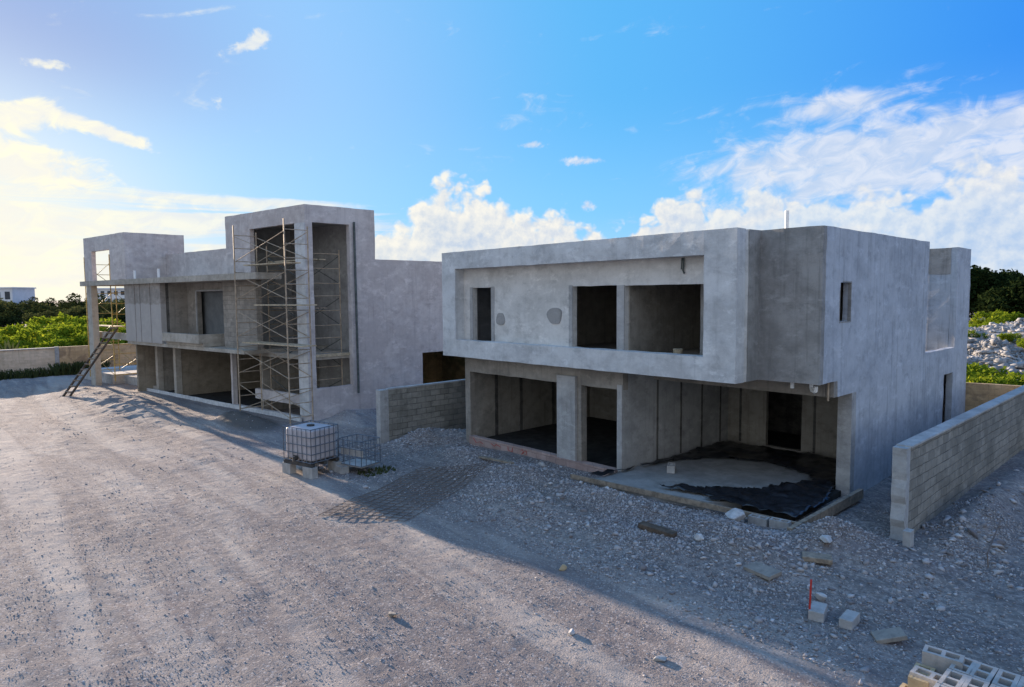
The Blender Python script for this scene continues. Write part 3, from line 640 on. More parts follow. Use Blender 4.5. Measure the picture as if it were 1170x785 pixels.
L(MB().box(-39.55, -39.27, 12.2, 12.48, -.3, 2.61).box(-40.9, -40.62, 12.2, 12.48, -.3, 2.61).box(-41.6, -41.4, 12.2, 12.48, -.3, 2.75).box(-41.35, -39.6, 12.25, 12.45, -.3, .25), 'column', M['tan'])
L(MB().box(-40.5, -29.3, 12.5, 17.4, -.4, -.02), 'earth_floor', M['dark'])
L(MB().wall('y', 11.0, 11.22, [(-45.3, -39.6, 6.06, 8.52)], [(-44.2, -41.62, 6.0, 7.72)]), 'roof_frame', M['tower'])
L(MB().wall('x', -39.82, -39.6, [(11.22, 13.95, 6.06, 8.515)]).box(-45.25, -39.83, 11.23, 11.9, 8.3, 8.50), 'roof_frame_side', M['tower'])
L(MB().box(-45.3, -44.62, 11.03, 11.34, -.4, 5.788), 'column', M['tan'])
L(MB().wall('y', 13.0, 13.2, [(-39.58, -31.36, 6.06, 7.42)]), 'roof_parapet', M['tower'])
L(MB().box(-50.0, -44.9, 12.0, 15.5, -.3, .55).box(-44.9, -42.5, 12.6, 15.5, -.3, .45), 'raised_slab', M['rawlight'])
for x in (-39.0, -36.2): L(MB().tube((x, 11.2, 6.05), (x, 11.2, 6.5), .06, 8), 'vent_stub', M['white'])
L(MB().wall('y', 11.93, 11.99, [(-41.2, -25.6, -.15, .14)]), 'edge_board', M['whiteboard'])

# ------------------------------------------------------------------ boundary walls
bw = empty('boundary_wall', (-4.3, 14.4, 0), 'grey block boundary wall running back beside the right house, with rough broken end', 'wall')
MB().wall('x', -4.38, -4.18, [(14.62, 27.6, -.3, 1.93)]).build('block_courses', M['wallgrey'], bw)
e = MB()
ringz = np.linspace(-.3, 1.95, 15); prof = []
for i, z in enumerate(ringz):
    q = .028*math.sin(i*2.1)+.022*math.sin(i*4.7); prof.append([(-4.42, 14.42+q*.6, z), (-4.16, 14.42+q, z), (-4.16, 14.63, z), (-4.42, 14.63, z)])
for a, b in zip(prof[:-1], prof[1:]):
    for i in range(4): e.add([a[i], a[(i+1) % 4], b[(i+1) % 4], b[i]], [(0, 1, 2, 3)])
e.add(prof[-1], [(0, 1, 2, 3)])
e.build('end_pillar', M['rawlight'], bw)
MB().box(-4.42, -4.14, 14.63, 27.6, 1.93, 1.97).build('mortar_cap', M['rawlight'], bw)
MB().box(-4.08, -3.95, 14.05, 14.28, -.2, .42).build('footing_stub', M['block'], bw)
bw2 = empty('boundary_wall', (-19.5, 12, 0), 'short grey block wall standing between the two houses', 'wall')
MB().wall('x', -19.7, -19.5, [(12.25, 21.5, -.3, 1.82)]).build('block_courses', M['wallgrey'], bw2)
MB().box(-19.74, -19.47, 11.92, 12.25, -.3, 1.84).box(-19.70, -19.49, 12.25, 21.5, 1.82, 1.87).build('end_pillar', M['rawlight'], bw2)
def rear(x): return 22.3 + (x+32)*.2
bw3 = empty('boundary_wall', (-5, 27.7, 0), 'ochre stained rear boundary wall closing the plots behind both houses', 'wall')
rear_fn = lambda p: (p[0], p[1]+rear(p[0]), p[2])
MB().wall('y', 0.0, .2, [(-54.2, -40, -.4, 1.82)]).build('block_courses', M['wallbrown'], bw3, fn=rear_fn)
MB().wall('y', 0.0, .2, [(-40, -15, -.4, 1.82)]).build('shaded_courses', M['wallshade'], bw3, fn=rear_fn)  # segment between the houses, shade put into its colour
MB().wall('y', 0.0, .2, [(-15, 8, -.4, 1.82)]).build('block_courses', M['wallbrown'], bw3, fn=rear_fn)
for x in np.arange(-53, 8, 7.2): MB().box(x, x+.22, -.03, .22, -.4, 1.88).build('wall_pier', M['wallpale'], bw3, fn=rear_fn)
bw4 = empty('boundary_wall', (-54, 4, 0), 'long pale brown boundary wall at the far left edge of the site', 'wall')
MB().wall('x', -54.2, -54.0, [(-30, 7.9, -.4, 1.73)]).build('block_courses', M['wallpale'], bw4)
MB().wall('x', -54.2, -54.0, [(7.9, rear(-54)-.05, -.4, 1.80)]).build('stained_courses', M['wallbrown'], bw4)
for y in (7.78, 3.2, -1.4): MB().box(-54.24, -53.96, y, y+.24, -.4, 1.82).build('wall_pier', M['rawlight'], bw4)
MB().box(-54.26, -53.94, -30, 7.77, 1.73, 1.79).build('wall_cap', M['rawlight'], bw4)

# ------------------------------------------------------------------ scaffolds
def scaffold(name, label, x0, x1, y0, y1, z0, lifts, lift_h, mat, bmat, planks, fn, rails=True, cat='scaffold'):
    base = fn((x0, y0, z0)) if fn else (x0, y0, z0)
    root = empty(name, base, label, cat, 'scaffold towers on the left house')
    zt = z0 + lifts*lift_h
    for x in (x0, x1):
        f = MB()
        for y in (y0, y1): f.tube((x, y, z0), (x, y, zt + (.25 if y == y0 else 0)), .028)
        for k in range(lifts):
            zb = z0+k*lift_h
            for q in (.20, .55, .90): f.tube((x, y0, zb+q*lift_h), (x, y1, zb+q*lift_h), .019)
        f.build('end_frame', mat, root, fn=fn)
    for k in range(lifts):
        for y in (y0, y1):
            za, zb = z0+(k+.18)*lift_h, z0+(k+.86)*lift_h
            MB().tube((x0, y, za), (x1, y, zb), .016).tube((x0, y+.03, zb), (x1, y+.03, za), .016).build('cross_brace', bmat, root, fn=fn)
    for zp, xa, xb, mt in planks:
        MB().box(xa, xb, y0+.1, y0+.38, zp, zp+.05).build('plank', mt, root, fn=fn)
        MB().box(xa, xb, y0+.45, y0+.73, zp+.003, zp+.053).build('plank', mt, root, fn=fn)
    return root
scaffold('scaffold_tower', 'tall rusty tube scaffold standing in front of the stair tower', -28.5, -24.75, 11.0, 11.95, .0, 5, 1.56, M['steel'], M['steel'],
         [(6.35, -28.0, -24.9, M['woodpale']), (4.70, -27.3, -23.9, M['woodpale']), (3.12, -28.3, -24.0, M['woodpale'])], shear_left)
scaffold('scaffold_tower', 'dark tube scaffold standing inside the stair tower, seen through its side opening', -28.6, -25.65, 12.45, 13.9, .0, 4, 1.75, M['steel'], M['steeld'],
         [(6.55, -28.7, -25.5, M['woodpale']), (4.55, -28.7, -25.5, M['wood'])], shear_left)
scaffold('scaffold_tower', 'ochre scaffold with rails around the far left column', -47.2, -43.4, 11.6, 13.2, .3, 4, 1.75, M['ochre'], M['ochre'], [(3.4, -47, -43.6, M['woodpale'])], shear_left)
# standing tube by the side opening of the tower
MB().tube((-25.03, 14.28, .95), (-25.06, 14.28, 8.15), .05, 8).build('standing_tube', M['steeld'], HL)
MB().bar((-25.32, 12.3, 2.62), (-25.32, 14.15, 2.62), .06, .12).build('lintel_board', M['woodpale'], HL)

# ladder
b0_, b1_ = Vector((-40.7, 6.25, hz(-40.7, 6.25)-.02)), Vector((-42.45, 8.98, 3.42))
la = empty('ladder', b0_, 'long home-made wooden ladder leaning beside the far left column', 'ladder')
dl = (b1_-b0_).normalized(); sd = dl.cross(Vector((.55, .85, 0)).normalized().cross(Vector((0, 0, 1)))).normalized()
sd = Vector((0.84, .54, 0))*.20; sd = Vector((-dl.y, dl.x, 0)).normalized()*.21
for s_ in (-1, 1): MB().bar(b0_+sd*s_, b1_+sd*s_, .07, .09).build('rail', M['wooddark'], la)
n = 13
for i in range(n):
    q = b0_.lerp(b1_, (i+.7)/n) + Vector((0, 0, .05)); MB().bar(q-sd*1.15, q+sd*1.15, .075, .035, dl).build('rung', M['wood'], la)

# ------------------------------------------------------------------ water tank on blocks
def cage(root, w, d, h, z0, nu, nv, parent_z=0, mat=None):
    c = MB()
    for k in range(nv):
        z = z0 + h*k/(nv-1)
        c.path([(-w/2, -d/2, z), (w/2, -d/2, z), (w/2, d/2, z), (-w/2, d/2, z), (-w/2, -d/2, z)], .013, 6)
    for i in range(nu+1):
        x = -w/2 + w*i/nu; y = -d/2 + d*i/nu
        for yy in (-d/2, d/2): c.tube((x, yy, z0), (x, yy, z0+h), .011, 6)
        for xx in (-w/2, w/2): c.tube((xx, y, z0), (xx, y, z0+h), .011, 6)
    return c
def place(mb, loc, rz): 
    mt = Matrix.Translation(loc) @ Matrix.Rotation(rz, 4, 'Z'); mb.v = [tuple(mt @ Vector(p)) for p in mb.v]; return mb
tz = .25; tl = Vector((-17.97, 8.66, tz)); trz = R_(14)
tank = empty('water_tank', tl, 'milky plastic cube tank in a metal cage, raised on blocks', 'tank')
bm = bmesh.new(); bmesh.ops.create_cube(bm, size=1.0)
bmesh.ops.scale(bm, vec=(1.12, .94, .92), verts=bm.verts); bmesh.ops.bevel(bm, geom=bm.edges[:], offset=.09, segments=4, affect='EDGES', profile=.5)
bv = [v_.co.copy() + Vector((0, 0, .46+.13)) for v_ in bm.verts]; bi = {v_: i for i, v_ in enumerate(bm.verts)}
body_ = MB().add(bv, [tuple(bi[q] for q in f.verts) for f in bm.faces]); bm.free()
place(body_, tl, trz).build('tank_body', M['ibc'], tank, smooth=True)
place(MB().tube((0, 0, 1.04), (0, 0, 1.09), .11, 14), tl, trz).build('lid', M['pallet'], tank)
place(cage(None, 1.18, 1.0, .95, .12, 6, 5), tl, trz).build('cage', M['cage'], tank)
pm = MB()
for y in (-.45, 0, .45): pm.box(-.6, .6, y-.06, y+.06, 0, .09)
for x in (-.5, -.25, 0, .25, .5): pm.box(x-.07, x+.07, -.5, .5, .092, .115)
place(pm, tl, trz).build('pallet', M['pallet'], tank)
place(MB().tube((0, -.50, .22), (0, -.62, .22), .05, 10).tube((0, -.62, .26), (0, -.62, .13), .04, 10).bar((-.09, -.58, .29), (.09, -.58, .29), .03, .03), tl, trz).build('valve', M['pallet'], tank)
cgl = Vector((-17.15, 9.75, .14)); cg = empty('tank_cage', cgl, 'empty metal tank cage standing behind the milky water tank', 'cage')
place(cage(None, .95, .75, .72, .04, 4, 4), cgl, trz).build('cage', M['cage'], cg)
place(MB().box(-.45, .45, -.30, -.28, .30, .52).box(-.46, .46, -.36, .36, .0, .035), cgl, trz).build('panel', M['block'], cg)

def hollow_block(l=.40, w=.20, h=.20, holes=2, mat=None):
    b = MB(); n = holes; wl = .042; cell = (l-wl)/n
    us = [(-w/2, w/2, -l/2, l/2)]
    # top/bottom with holes: build as grid of solid strips (outline kept as one closed shell)
    b.box(-w/2, -w/2+wl, -l/2, l/2, 0, h); b.box(w/2-wl, w/2, -l/2, l/2, 0, h)
    for i in range(n+1):
        y = -l/2 + i*cell; b.box(-w/2+wl, w/2-wl, y, y+wl, .001, h-.0015)
    b.box(-w/2+wl, w/2-wl, -l/2+wl, l/2-wl, .002, .03)
    return b
BLK = bpy.data.meshes.new('hollow_block')
_hb = hollow_block(); BLK.from_pydata(_hb.v, [], _hb.f); BLK.update(); BLK.materials.append(M['block'])
BLK_SUNLIT = BLK.copy(); BLK_SUNLIT.materials.clear(); BLK_SUNLIT.materials.append(M['blocky'])
def block(loc, rz, label, group=None, rx=0.0, ry=0.0, mesh=None, scale=(1, 1, 1)):
    o = bpy.data.objects.new('concrete_block', mesh or BLK); COL.objects.link(o); o.location = loc; o.rotation_euler = (rx, ry, rz); o.scale = scale
    return tag(o, label, 'concrete block', group)
sup = 'blocks under the water tank'
for k, (x, y, lab) in enumerate([(-.48, -.42, 'pale concrete block under the left front corner of the water tank'), (.45, -.44, 'large pale block under the front corner of the water tank nearest the camera'),
                     (.50, .42, 'pale block under the right rear corner of the water tank'), (-.5, .42, 'pale block under the hidden rear corner of the water tank')]):
    q = Matrix.Rotation(trz, 4, 'Z') @ Vector((x, y, 0)); z = hz(tl.x+q.x, tl.y+q.y)
    block((tl.x+q.x, tl.y+q.y, z-.03), trz+R_(90 if k % 2 else 84), lab, sup, scale=(1, 1, (tz-z+.03)/.2))
block((-17.35, 9.25, hz(-17.35, 9.25)-.02), trz+R_(80), 'block lying between the water tank and the empty cage', sup, scale=(1.2, 1.2, 1.1))

# ------------------------------------------------------------------ welded wire mat
wm = MB()
P0, P1, P2 = Vector((-14.15, 6.95, 0)), Vector((-16.0, 11.2, 0)), Vector((-12.45, 8.2, 0))
ua, ub = P1-P0, P2-P0
ns, nt = 22, 9
def wmp(s, q):
    p = P0 + ua*s + ub*q; return Vector((p.x, p.y, hz(p.x, p.y)+.035+.02*math.sin(9*s+5*q)))
for i in range(nt+1):
    wm.path([wmp(k/14, i/nt) for k in range(15)], .008, 4)
for k in range(ns+1):
    wm.path([wmp(k/ns, q/5) for q in range(6)], .008, 4)
tag(wm.build('wire_mat', M['rust'], origin=(-14.2, 9, 0)), 'rusty welded wire mat lying on dark soil before the wall gap', 'wire mat')

# ------------------------------------------------------------------ garage forecourt: formwork boards, plastic, slab
def zb_(p): return hz(p[0], p[1])
tag(MB().bar((-11.68, 12.93, .22), (-5.72, 13.55, .20), .06, .12).build('formwork_board', M['wood'], origin=(-8.7, 13.2, .1)), 'long timber formwork board along the front of the garage slab', 'board')
tag(MB().bar((-5.80, 12.95, .20), (-5.75, 16.65, .25), .10, .22).build('formwork_board', M['wood'], origin=(-5.78, 14.8, .1)), 'thick timber formwork beam at the right side of the garage slab', 'board')
sg = MB(); ring0 = [(-11.0, 13.06), (-9.2, 13.2), (-7.9, 13.42), (-7.3, 14.1), (-6.7, 14.7), (-6.55, 16.2), (-7.1, 17.3), (-8.6, 17.9), (-10.4, 17.3), (-10.92, 15.2)]
ring = []
for i, p in enumerate(ring0):
    q = ring0[(i+1) % len(ring0)]
    for k in range(9):
        f = k/9; x, y = p[0]+(q[0]-p[0])*f, p[1]+(q[1]-p[1])*f
        e_ = 0 if i < 1 else .22*float(fbm(np.array([x*2.4]), np.array([y*2.4]), 3, 5)[0])
        ring.append((x+e_, y+e_*.8))
k = len(ring); sg.add([(x, y, .262) for x, y in ring]+[(x, y, .05) for x, y in ring], [tuple(range(k))] + [(i, k+i, k+(i+1) % k, (i+1) % k) for i in range(k)])
tag(sg.build('concrete_slab', M['slab'], origin=(-9, 15, .05)), 'smooth pale concrete slab poured on the garage floor', 'slab')
def sheet(name, pts, label, amp=.10, n=46, seed=0, z=.285):
    """crumpled plastic film filling the outline"""
    P = np.array(pts); lo, hi = P.min(0), P.max(0)
    xs = np.linspace(lo[0], hi[0], n); ys = np.linspace(lo[1], hi[1], n); X, Y = np.meshgrid(xs, ys, indexing='ij')
    ins = np.zeros_like(X, bool); j = len(P)-1
    for i in range(len(P)):
        c = ((P[i, 1] > Y) != (P[j, 1] > Y)) & (X < (P[j, 0]-P[i, 0])*(Y-P[i, 1])/(P[j, 1]-P[i, 1]+1e-9)+P[i, 0]); ins ^= c; j = i
    fold = (np.abs(fbm(X*1.6, Y*2.6, 4, seed))*1.4 + .55*np.abs(fbm(X*4.5+Y, Y*5.5, 3, seed+20)))*1.6
    Zs = z + amp*fold + .02*fbm(X*6, Y*6, 2, seed+3)
    J = .5*(hi-lo)/n; X = X + J[0]*fbm(X*7, Y*7, 2, seed+9)*2; Y = Y + J[1]*fbm(X*8, Y*6, 2, seed+12)*2
    Vv = np.stack([X, Y, Zs], -1).reshape(-1, 3); ii = np.arange(n*n).reshape(n, n)
    q = ins[:-1, :-1] & ins[1:, :-1] & ins[1:, 1:] & ins[:-1, 1:]
    Fq = np.stack([ii[:-1, :-1], ii[1:, :-1], ii[1:, 1:], ii[:-1, 1:]], -1)[q]
    used = np.unique(Fq); mp = np.full(n*n, -1); mp[used] = np.arange(len(used))
    o = raw_mesh(name, Vv[used], mp[Fq], M['tarp'], smooth=True)
    so_ = o.modifiers.new('thickness', 'SOLIDIFY'); so_.thickness = .006
    return tag(o, label, 'plastic sheet')
sheet('plastic_sheet', [(-11.5, 13.05), (-10.9, 13.12), (-10.75, 14.6), (-10.4, 16.2), (-9.9, 17.0), (-8.6, 17.6), (-7.3, 17.2), (-6.8, 16.4), (-6.4, 16.6), (-6.4, 19.5), (-10.8, 19.5), (-10.9, 14.4)], 'crumpled black plastic sheet along the inner walls of the garage', .12, 60, 3)
sheet('plastic_sheet', [(-9.4, 13.4), (-8.3, 14.6), (-7.5, 15.2), (-7.1, 16.4), (-6.4, 16.9), (-5.95, 15.2), (-5.95, 13.7), (-7.4, 13.55), (-8.2, 13.48), (-7.9, 13.75)], 'folded black plastic sheet at the right front of the garage slab', .16, 60, 8)
block((-9.98, 15.05, .27), R_(30), 'single pale block standing on the garage slab', rx=R_(0))
tag(MB().bar((-15.2, 12.75, hz(-15.2, 12.75)+.06), (-13.5, 12.5, hz(-13.5, 12.5)+.05), .12, .05).build('loose_board', M['wood'], origin=(-14.3, 12.6, 0)), 'brown loose board lying on rubble under the left front sill', 'board')
tag(MB().obox((-7.68, 11.1, hz(-7.68, 11.1)+.07), (.78, .22, .10), R_(6), 0, R_(4)).build('loose_board', M['wooddark'], origin=(-7.68, 11.1, 0), bevel=.01), 'short dark timber offcut lying on the gravel bank before the garage', 'board')
tag(MB().obox((-5.42, 11.05, hz(-5.42, 11.05)+.04), (.55, .34, .06), R_(-12), R_(5)).build('concrete_slab', M['raw'], origin=(-5.42, 11.05, 0)), 'thin grey broken slab lying in the shade right of the gravel bank', 'slab')
tag(MB().obox((-4.9, 12.1, hz(-4.9, 12.1)+.05), (.50, .30, .09), R_(25)).build('concrete_slab', M['wood'], origin=(-4.9, 12.1, 0), bevel=.01), 'brownish flat slab lying below the gravel heap at the wall end', 'slab')
block((-6.62, 13.30, hz(-6.62, 13.3)-.02), R_(94), 'pale block propped against the front formwork board, left of its neighbour', 'blocks against the formwork board')
block((-6.18, 13.36, hz(-6.18, 13.36)-.03), R_(98), 'pale block at the corner where the two formwork boards meet', 'blocks against the formwork board')
def boulder(x, y, r, label, mat='rock', flat=.7):
    g = np.random.default_rng(int(abs(x*131+y*17)*10)); bm = bmesh.new()
    P = g.standard_normal((17, 3)); P /= np.linalg.norm(P, axis=1)[:, None]; P *= (.78+.34*g.uniform(0, 1, (17, 1)))*np.array([1.15, .85, flat])*r
    for p in P: bm.verts.new(p)
    hull = bmesh.ops.convex_hull(bm, input=bm.verts[:]); bmesh.ops.delete(bm, geom=[e for e in hull['geom_interior'] if isinstance(e, bmesh.types.BMVert)], context='VERTS')
    lo_z = min(v_.co.z for v_ in bm.verts)
    for v_ in bm.verts: v_.co.z -= lo_z + r*.14
    bmesh.ops.bevel(bm, geom=bm.edges[:], offset=r*.05, segments=1, affect='EDGES')
    me = bpy.data.meshes.new('rock'); bm.to_mesh(me); bm.free(); me.materials.append(M[mat])
    o = bpy.data.objects.new('rock', me); COL.objects.link(o); o.location = (x, y, hz(x, y)); o.rotation_euler = (0, 0, g.uniform(0, 6))
    return tag(o, label, 'rock')
boulder(-6.98, 12.92, .26, 'large white broken rock beside the blocks at the front formwork board')
boulder(-4.95, 12.62, .15, 'white rock on the heap near the wall end')
boulder(-5.15, 7.52, .10, 'grey stone alone on sunlit ground casting a long shadow', 'block', .5)
boulder(-8.16, 8.8, .09, 'small yellowish stone at the edge of the house shadow', 'blocky')
boulder(-8.85, 5.57, .09, 'dark stone alone in the middle of the sunlit road', 'raw')
boulder(-6.5, 7.2, .07, 'small stone on sunlit road right of the middle')
boulder(-6.9, 11.4, .12, 'pale stone on the gravel bank below the white rock')
boulder(-13.1, 13.2, .14, 'pale rock at the foot of the lighter front column')
boulder(-4.35, 10.9, .11, 'pale stone behind the red stake')
tag(MB().tube((-2.76, 14.37, hz(-2.76, 14.37)+.02), (-2.80, 14.45, .22), .012).tube((-2.80, 14.45, .22), (-2.92, 16.1, .42), .012).build('bent_rod', M['rust'], origin=(-2.8, 14.4, 0)), 'thin bent steel rod sticking out of the ground right of the boundary wall', 'rod')
tag(MB().tube((-4.23, 10.2, hz(-4.23, 10.2)-.05), (-4.21, 10.2, hz(-4.2, 10.2)+.62), .016, 8).build('stake', M['red'], origin=(-4.23, 10.2, 0)), 'thin red survey stake standing between blocks', 'stake')
def paver(x, y, size, rz, label, group, rx=0.0, ry=0.0, dz=0.0, mat='block'):
    o = MB().obox((0, 0, size[2]/2-.02+dz), size, 0, rx, ry).build('concrete_block', M[mat], origin=(0, 0, 0), bevel=.012)
    o.location = (x, y, hz(x, y)); o.rotation_euler = (0, 0, rz); return tag(o, label, 'concrete block', group)
lb_ = 'loose blocks by the red stake'
paver(-4.16, 10.36, (.22, .40, .17), R_(14), 'solid grey block lying just behind the red stake', lb_)
paver(-3.72, 10.44, (.19, .40, .17), R_(4), 'solid grey block lying alone right of the red stake', lb_)
paver(-3.15, 10.38, (.42, .28, .07), R_(35), 'dark flat slab tilted up between red stake and block pile', lb_, ry=R_(-16), dz=.05, mat='raw')
MBk = MB().tube((0, 0, 0), (0, 0, .24), .10, 14, .13)
tag(MBk.build('bucket', M['woodpale'], origin=(0, 0, 0)), 'pale bucket standing on the upper floor inside the right opening', 'bucket').location = (-9.45, 14.5, 3.40)

# ------------------------------------------------------------------ block pile in the corner
pg = 'hollow blocks stacked in the corner pile'
x0, y0 = -1.93, 8.80
for lay in range(4):
    for i in range(6):
        for jx in range(3):
            if lay < 3 and not (jx == 2 or i in (0, 5) or (lay == 2)): continue
            if jx == 2 and lay == 3 and i == 99: continue
            dxr, dyr = rng.uniform(-.006, .006, 2)
            block((x0+.205*i+dxr+.04, y0-.41*jx+dyr, -.07+.202*lay), R_(rng.uniform(-1.5, 1.5)), 'grey hollow block in the neat stacked pile at the bottom right corner', pg)
for k, (x, y, z, rz, lab) in enumerate([(-2.07, 8.82, .60, 96, 'topmost grey block turned crosswise at the left end of the pile'), (-2.08, 8.44, .48, 88, 'grey block set lower beside the left end of the pile, under the turned one'),
        (-2.20, 8.50, .44, 4, 'sunlit-toned yellowish block standing against the left end of the pile, the taller one'), (-2.26, 8.18, .30, 0, 'sunlit-toned yellowish block standing lowest at the left end of the pile')]):
    zb = -.02
    o = block((x-.02, y, z-.02), R_(rz), lab, 'odd blocks at the left end of the pile', mesh=BLK_SUNLIT if k > 1 else BLK)
    for q in range(3):
        zz = z-.02-.2*(q+1)
        if zz > -.15: block((x-.02, y, zz), R_(rz+q*2-2), 'block in the short column carrying the odd blocks at the left end of the pile', 'carrying blocks at the left end of the pile', mesh=BLK_SUNLIT if k > 1 else BLK)

# ------------------------------------------------------------------ vegetation
def leaf_cloud(lobes, n, size, seed=0, gap=.25, up_bias=.4):
    g = np.random.default_rng(seed); L_ = np.array(lobes); w = L_[:, 3]**2; w = w/w.sum()
    k = g.choice(len(L_), n, p=w); d = g.standard_normal((n, 3)); d /= np.linalg.norm(d, axis=1)[:, None]
    r = (.62+.42*g.uniform(0, 1, n)**.7)*(1+.22*np.sin(d[:, 0]*7+k)*np.cos(d[:, 1]*6+2*k))
    c = L_[k, :3] + d*(L_[k, 3]*r)[:, None]*np.array([1, 1, .8])
    keep = (fbm(c[:, 0]*1.1+c[:, 2]*.7, c[:, 1]*1.1-c[:, 2]*.9, 3, seed) > -gap) & (c[:, 2] > .02); c = c[keep]; m_ = len(c)
    nrm = g.standard_normal((m_, 3)); nrm[:, 2] = np.abs(nrm[:, 2])+up_bias; nrm /= np.linalg.norm(nrm, axis=1)[:, None]
    a = np.cross(nrm, g.standard_normal((m_, 3))); a /= np.linalg.norm(a, axis=1)[:, None]; b = np.cross(nrm, a)
    s = size*(.6+.8*g.uniform(0, 1, (m_, 1)))
    Q = np.stack([c-a*s, c-b*s*.45, c+a*s, c+b*s*.45], 1).reshape(-1, 3)
    return Q, np.arange(m_*4).reshape(-1, 4)
def tree(name, loc, lobes, n, size, mat, label, cat, group, seed, trunk_h, trunk_r, limbs=4):
    root = empty(name, loc, label, cat, group)
    Q, Fq = leaf_cloud(lobes, n, size, seed); c = raw_mesh('crown', Q, Fq, mat); c.parent = root
    g = random.Random(seed); tr = MB().tube((0, 0, -.6), (.1, 0, trunk_h), trunk_r, 7, trunk_r*.6)
    for i in range(limbs):
        l = lobes[i % len(lobes)]; mid = (l[0]*.45, l[1]*.45, (trunk_h+l[2])*.5)
        tr.tube((.1, 0, trunk_h*.8), mid, trunk_r*.5, 5, trunk_r*.35).tube(mid, (l[0], l[1], l[2]), trunk_r*.35, 5, trunk_r*.15)
    me = tr.build('trunk', M['bark']); me.parent = root
    return root
def lobeset(seed, n, rx, ry, h0, h1, r0, r1):
    g = random.Random(seed)
    return [(g.uniform(-rx, rx), g.uniform(-ry, ry), g.uniform(h0, h1), g.uniform(r0, r1)) for _ in range(n)]
def wpos(az, dist):
    d = fw*math.cos(R_(az)) + rt*math.sin(R_(az)); return d.x*dist, d.y*dist
bush = tree('bush', (0, 0, -50), lobeset(1, 9, 1.9, 1.9, .6, 2.0, .7, 1.25), 4200, .15, M['leafbright'], 'x', 'bush', None, 4, 1.2, .07)
bush2 = tree('bush', (0, 0, -50), lobeset(2, 8, 2.0, 1.8, .5, 1.7, .6, 1.1), 3600, .15, M['leafbright'], 'x', 'bush', None, 5, 1.0, .06)
dark1 = tree('tree', (0, 0, -50), lobeset(3, 11, 3.0, 3.0, 2.2, 5.2, 1.1, 2.0), 4200, .26, M['leafmid'], 'x', 'tree', None, 6, 2.8, .2, 5)
dark2 = tree('tree', (0, 0, -50), lobeset(8, 12, 3.2, 3.2, 2.4, 5.6, 1.0, 1.9), 4200, .26, M['leafdark'], 'x', 'tree', None, 7, 3.0, .2, 5)
dark3 = tree('tree', (0, 0, -50), lobeset(12, 15, 4.2, 4.0, 3.4, 7.0, 1.2, 2.2), 6500, .26, M['leafblack'], 'x', 'tree', None, 9, 3.5, .25, 6)
protos = [bush, bush2, dark1, dark2, dark3]; used = set()
def put(p, x, y, s, lab, group, rz=None, zoff=-.1):
    rz = random.uniform(0, 6.28) if rz is None else rz
    if p.name in used: return dup(p, (x, y, hz(x, y)+zoff), rz, s, lab, group)
    used.add(p.name); p.location = (x, y, hz(x, y)+zoff); p.rotation_euler = (0, 0, rz); p.scale = (s,)*3; p['label'] = lab; p['group'] = group
    return p
gb = 'bright green bushes beyond the left wall'
for k, (px_, dist, s) in enumerate([(-38.6, 66, 1.0), (-36.6, 70, 1.0), (-35.2, 64, .95), (-34.0, 70, 1.25), (-33.2, 66, 1.25), (-32.3, 72, 1.35), (-31.2, 68, 1.3), (-30.3, 71, 1.25), (-29.2, 74, 1.25), (-35.6, 80, 1.3), (-37.4, 84, 1.2), (-33, 82, 1.6), (-31.5, 84, 1.6)]):
    x, y = wpos(px_, dist); put(bush if k % 2 else bush2, x, y, s*.86, 'bright sunlit bush in the thicket behind the left boundary wall', gb)
gd = 'olive trees behind the left bushes'
for k in range(22):
    az = -39.5 + k*.62 + random.uniform(-.2, .2); dist = 108 + (k*37 % 50); x, y = wpos(az, dist)
    put(dark1 if k % 3 else dark2, x, y, random.uniform(.55, .80)*(dist/125), 'dull olive tree in the belt behind the bright bushes', gd)
for k in range(12):
    az = -40 + k*1.25; dist = 200 + (k*53 % 60); x, y = wpos(az, dist)
    put(dark2, x, y, random.uniform(.7, .95), 'dark distant tree on the left skyline', 'distant trees on the left skyline')
# right side
gr_ = 'bright bushes behind the rear wall at the right'
for k, (az, dist, s) in enumerate([(35.0, 33.0, .72), (36.6, 33.5, .66), (38.4, 34, .70), (36.0, 36, .72), (33.4, 34, .7), (40.5, 34.5, .8)]):
    x, y = wpos(az, dist); put(bush if k % 2 else bush2, x, y, s, 'bright green bush rising behind the rear wall right of the house', gr_)
gt_ = 'dark trees behind the rubble at the right'
for k, (az, dist, s) in enumerate([(34.3, 96, 1.02), (35.6, 99, 1.08), (37.0, 95, .98), (38.6, 92, 1.0), (40.4, 98, 1.1), (36.3, 112, 1.1), (33.0, 100, 1.1), (31.6, 103, 1.1)]):
    x, y = wpos(az, dist); put(dark3, x, y, s, 'tall dark green tree behind the rubble field', gt_, zoff=-1.4)
for k, (az, dist, s) in enumerate([(35.2, 84, .62), (36.8, 82, .7), (38.2, 80, .66)]):
    x, y = wpos(az, dist); put(bush if k % 2 else bush2, x, y, s*1.3, 'sunlit shrub at the foot of the dark trees', 'shrubs below the dark trees')
for k, (az, dist, s) in enumerate([(34.6, 57, .34), (36.6, 56, .30), (38.0, 54, .36), (35.6, 66, .45), (37.3, 70, .5), (34.9, 72, .5), (38.6, 68, .5)]):
    x, y = wpos(az, dist); put(bush if k % 2 else bush2, x, y, s, 'low green shrub growing among the rubble', 'shrubs among the rubble')
